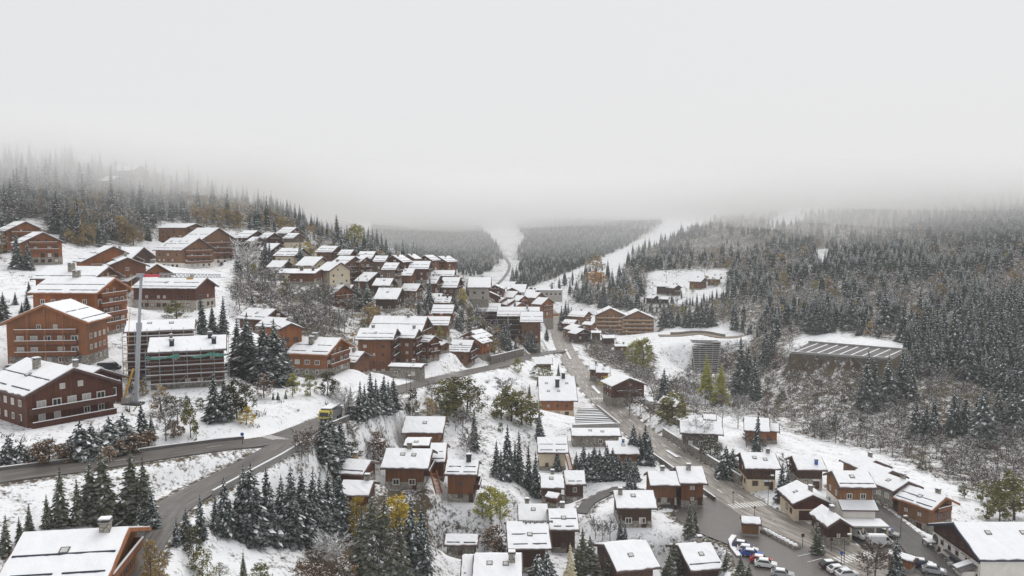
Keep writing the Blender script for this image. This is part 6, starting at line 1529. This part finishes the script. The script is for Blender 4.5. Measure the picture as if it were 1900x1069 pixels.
def crib_wall():
    tl, tr, bl, br = P(1284, 633, 487), P(1337, 634, 483), P(1290, 694, 462), P(1331, 694, 460); o = tl.copy()
    root = tag(empty('ribbed_retaining_wall', bl), 'dark ribbed retaining wall of stacked concrete beams below the terrace road', 'wall'); o = bl
    m = MB(); off = Vector((0, 1.2, 0)); m.add([tl - o + off, tr - o + off, br - o + off, bl - o + off, tl - o + off * 5, tr - o + off * 5, br - o + off * 5, bl - o + off * 5], [(3, 2, 1, 0), (4, 5, 6, 7), (0, 1, 5, 4)], 'concrete_dark'); m.build('backing', root)
    n = 15
    for i in range(n):
        f = (i + .5) / n; a = tl.lerp(bl, f) - o; b = tr.lerp(br, f) - o; m = MB(); m.bar(a, b, 1.5, 'concrete_dark', .36); q = m.build('beam', root)
        m = MB(); m.bar(a + Vector((0, -.5, .22)), b + Vector((0, -.5, .22)), .3, 'snow_rough', .06); m.build('snow', q)
    for k in range(5):
        m = MB(); a = tl.lerp(tr, k / 4) - o; b = bl.lerp(br, k / 4) - o; m.bar(a + Vector((0, .5, 0)), b + Vector((0, .5, 0)), .5, 'concrete'); m.build('upright', root)
crib_wall()
def garage_deck():
    z = CZ - 63.6; q = [G(u, v, z) for u, v in ((1072, 758), (1108, 757), (1150, 791), (1062, 794))]; c = sum(q, Vector()) / 4
    root = tag(empty('garage_deck', (c.x, c.y, z - 3)), 'terraced garage deck with rows of snowy bars beside the valley road', 'deck'); p = [s - Vector((c.x, c.y, z - 3)) for s in q]
    m = MB(); m.add([(s.x, s.y, -3) for s in p] + [(s.x, s.y, 3) for s in p], [(7, 6, 5, 4), (0, 1, 5, 4), (1, 2, 6, 5), (2, 3, 7, 6), (3, 0, 4, 7)], 'concrete'); m.build('deck_block', root)
    for i in range(11):
        f = (i + .4) / 11; a, b = p[0].lerp(p[3], f), p[1].lerp(p[2], f); d = (b - a); a2, b2 = a + d * .03, b - d * .03
        m = MB(); m.bar(a2 + Vector((0, 0, .12)), b2 + Vector((0, 0, .12)), (1.0, 1.7, .8, 1.3, 2.0)[i % 5], 'snow_rough', .2); m.build('snow_row', root)
        m = MB(); m.bar(a2 + Vector((0, -.95, .2)), b2 + Vector((0, -.95, .2)), .14, 'steel_dark', .25); m.build('rail', root)
    for a, b in ((1, 2), (2, 3)): m = MB(); m.bar(p[a] + Vector((0, 0, .5)), p[b] + Vector((0, 0, .5)), .3, 'concrete', 1.0); o = m.build('parapet', root); m = MB(); m.bar(p[a] + Vector((0, 0, 1.07)), p[b] + Vector((0, 0, 1.07)), .34, 'snow', .12); m.build('snow', o)
garage_deck()
def footbridge():
    a, b = P(1010, 585, 580), P(1046, 585, 580); root = tag(empty('footbridge', (a + b) / 2 - Vector((0, 0, 7))), 'wooden footbridge across the far end of the valley road', 'bridge'); o = (a + b) / 2 - Vector((0, 0, 7)); a, b = a - o, b - o
    m = MB(); m.bar(a, b, 3.0, 'timber', .6); m.build('deck', root)
    m = MB(); m.bar(a + Vector((0, -1.5, .9)), b + Vector((0, -1.5, .9)), .2, 'wood_rail_pale', 1.3); q = m.build('railing', root); m = MB(); m.bar(a + Vector((0, -1.5, 1.62)), b + Vector((0, -1.5, 1.62)), .26, 'snow', .12); m.build('snow', q)
    for p in (a, b): m = MB(); m.box(p.x - .6, p.x + .6, p.y - 1.3, p.y + 1.3, -10, 6.69, 'stone_dark'); m.build('pier', root)
footbridge()
def sports_hall():
    c = P(1018, 537, 650); root = tag(empty('sports_hall', c - Vector((0, 0, 6))), 'long flat blue grey hall behind the last houses of the road', 'building')
    m = MB(); m.box(-11, 11, -5, 9, -4, 5, 'render_grey'); m.build('wall', root); m = MB(); m.box(-11.4, 11.4, -5.4, 9.4, 5.003, 5.6, 'steel'); q = m.build('roof', root); m = MB(); m.box(-11.2, 11.2, -4.6, 9.2, 5.603, 5.8, 'snow'); m.build('snow', q)
    for i in range(6): link('window', FARW[('window_white', 'glass_dark')], root, (-9 + i * 3.6, -5.01, 1.5), -math.pi / 2, (1, 2.6, 2.0))
sports_hall()
def stair(label, u, v, Y, ang, n, w):
    p = P(u, v, Y); root = tag(empty('outdoor_stair', p, rad(ang)), label, 'stair')
    for s in (-w / 2, w / 2): m = MB(); m.bar((0, s, 3.6), (n * .3, s, 3.6 - n * .2), .1, 'wood_orange', .9); m.build('stringer', root)
    for i in range(n): m = MB(); m.box(i * .3, i * .3 + .3, -w / 2 + .06, w / 2 - .06, 3.1 - i * .2, 3.16 - i * .2, 'timber'); m.build('step', root)
    for s in (-w / 2, w / 2): m = MB(); m.box(n * .3 - .1, n * .3, s - .05, s + .05, -2, 3.8 - n * .2, 'timber'); m.build('post', root)
stair('orange timber stair beside the three-tier roof', 1052, 866, 218, -80, 16, 1.2)
stair('orange timber stair on the right side of the two-skylight chalet', 804, 905, 168, -70, 16, 1.3)

# ------------------------------------------------------------------ haze and the low cloud that swallows the hill tops
def volume_mat(name, dens, col=(.97, .975, .985)):
    m = bpy.data.materials.new(name); m.use_nodes = True; nt = m.node_tree; nt.nodes.clear()
    o = nt.nodes.new('ShaderNodeOutputMaterial'); v = nt.nodes.new('ShaderNodeVolumePrincipled'); v.inputs['Density'].default_value = dens
    v.inputs['Color'].default_value = (*col, 1); v.inputs['Anisotropy'].default_value = 0.2; nt.links.new(v.outputs[0], o.inputs['Volume']); MATS[name] = m
volume_mat('haze', .00015)
for i_, d_ in enumerate((.0011, .0019, .0026, .0060)): volume_mat('cloud_%d' % i_, d_, (.992, .993, .995))
zmin = float(GZ.min()) - 1.0
HTOP = float(GZ.max()) + 24
m = MB(); m.box(-3650, 3650, -60, 3420, zmin, HTOP, 'haze'); tag(m.build('haze'), 'thin pale haze filling the valley air', None, None, 'stuff')
def cloud(name, label, base, top, mat, amp, seed, tilt):
    n = 64; xs = np.sign(np.linspace(-1, 1, n)) * np.abs(np.linspace(-1, 1, n)) ** 1.7 * 3600; ys = 300 + np.linspace(0, 1, n) ** 1.5 * 3080; X, Yv = np.meshgrid(xs, ys)
    def fld(s, k): return vnoise(X + 5000, Yv + 5000, s, k)
    Z = base + amp * (fld(330, seed) + .7 * fld(140, seed + 1) + .4 * fld(70, seed + 2)) * 1.6 + tilt(X, Yv)
    Z = np.minimum(Z, top - 5); y0_ = 300 + 280 * sstep(-200, -110, X); w_ = sstep(y0_, y0_ + 110, Yv); Z = (top - 1.0) * (1 - w_) + Z * w_      # the cloud thins out to a wedge towards the valley
    V = np.stack([X, Yv, Z], -1).reshape(-1, 3); k = len(V); T = V.copy(); T[:, 2] = top
    vs = [tuple(p) for p in V] + [tuple(p) for p in T]; fs = []
    for i in range(n - 1):
        for j in range(n - 1):
            a = i * n + j; fs.append((a, a + n, a + n + 1, a + 1)); fs.append((k + a, k + a + 1, k + a + n + 1, k + a + n))
    for j in range(n - 1):
        fs.append((j, j + 1, k + j + 1, k + j)); a = (n - 1) * n + j; fs.append((a + 1, a, k + a, k + a + 1))
        a = j * n; fs.append((a + n, a, k + a, k + a + n)); a = j * n + n - 1; fs.append((a, a + n, k + a + n, k + a))
    m = MB(); m.add(vs, fs, mat); o = m.build(name); tag(o, label, None, None, 'stuff')
def tilt(X, Yv): return (-8 * sstep(200, 350, X) - 20 * sstep(420, 700, X)) * sstep(430, 800, Yv) - 10 * sstep(800, 1500, Yv) - 7 * sstep(60, 260, -X) * (1 - sstep(700, 900, Yv))
for i_, (b_, a_, nm_, lb_) in enumerate(((6, 15, 'cloud_veil', 'thinnest ragged veil hanging below the low cloud'), (14, 13, 'cloud_fringe', 'ragged fringe of the low cloud on the hillsides'),
                               (23, 11, 'low_cloud', 'low white cloud lying on the hill tops'), (31, 6, 'cloud_deck', 'closed cloud deck above the valley'))):
    cloud(nm_, lb_, CZ + b_, CZ + 50 + i_, 'cloud_%d' % i_, a_, 31 + 7 * i_, (lambda X, Yv, i_=i_: tilt(X, Yv) - (52 * sstep(560, 1150, Yv) if i_ == 0 else 0) - (34, 22, 8, 0)[i_] * sstep(150, 380, X) * sstep(420, 620, Yv)))
print('OBJECTS', len(COL.objects), 'HTOP', HTOP, 'zmin', zmin)
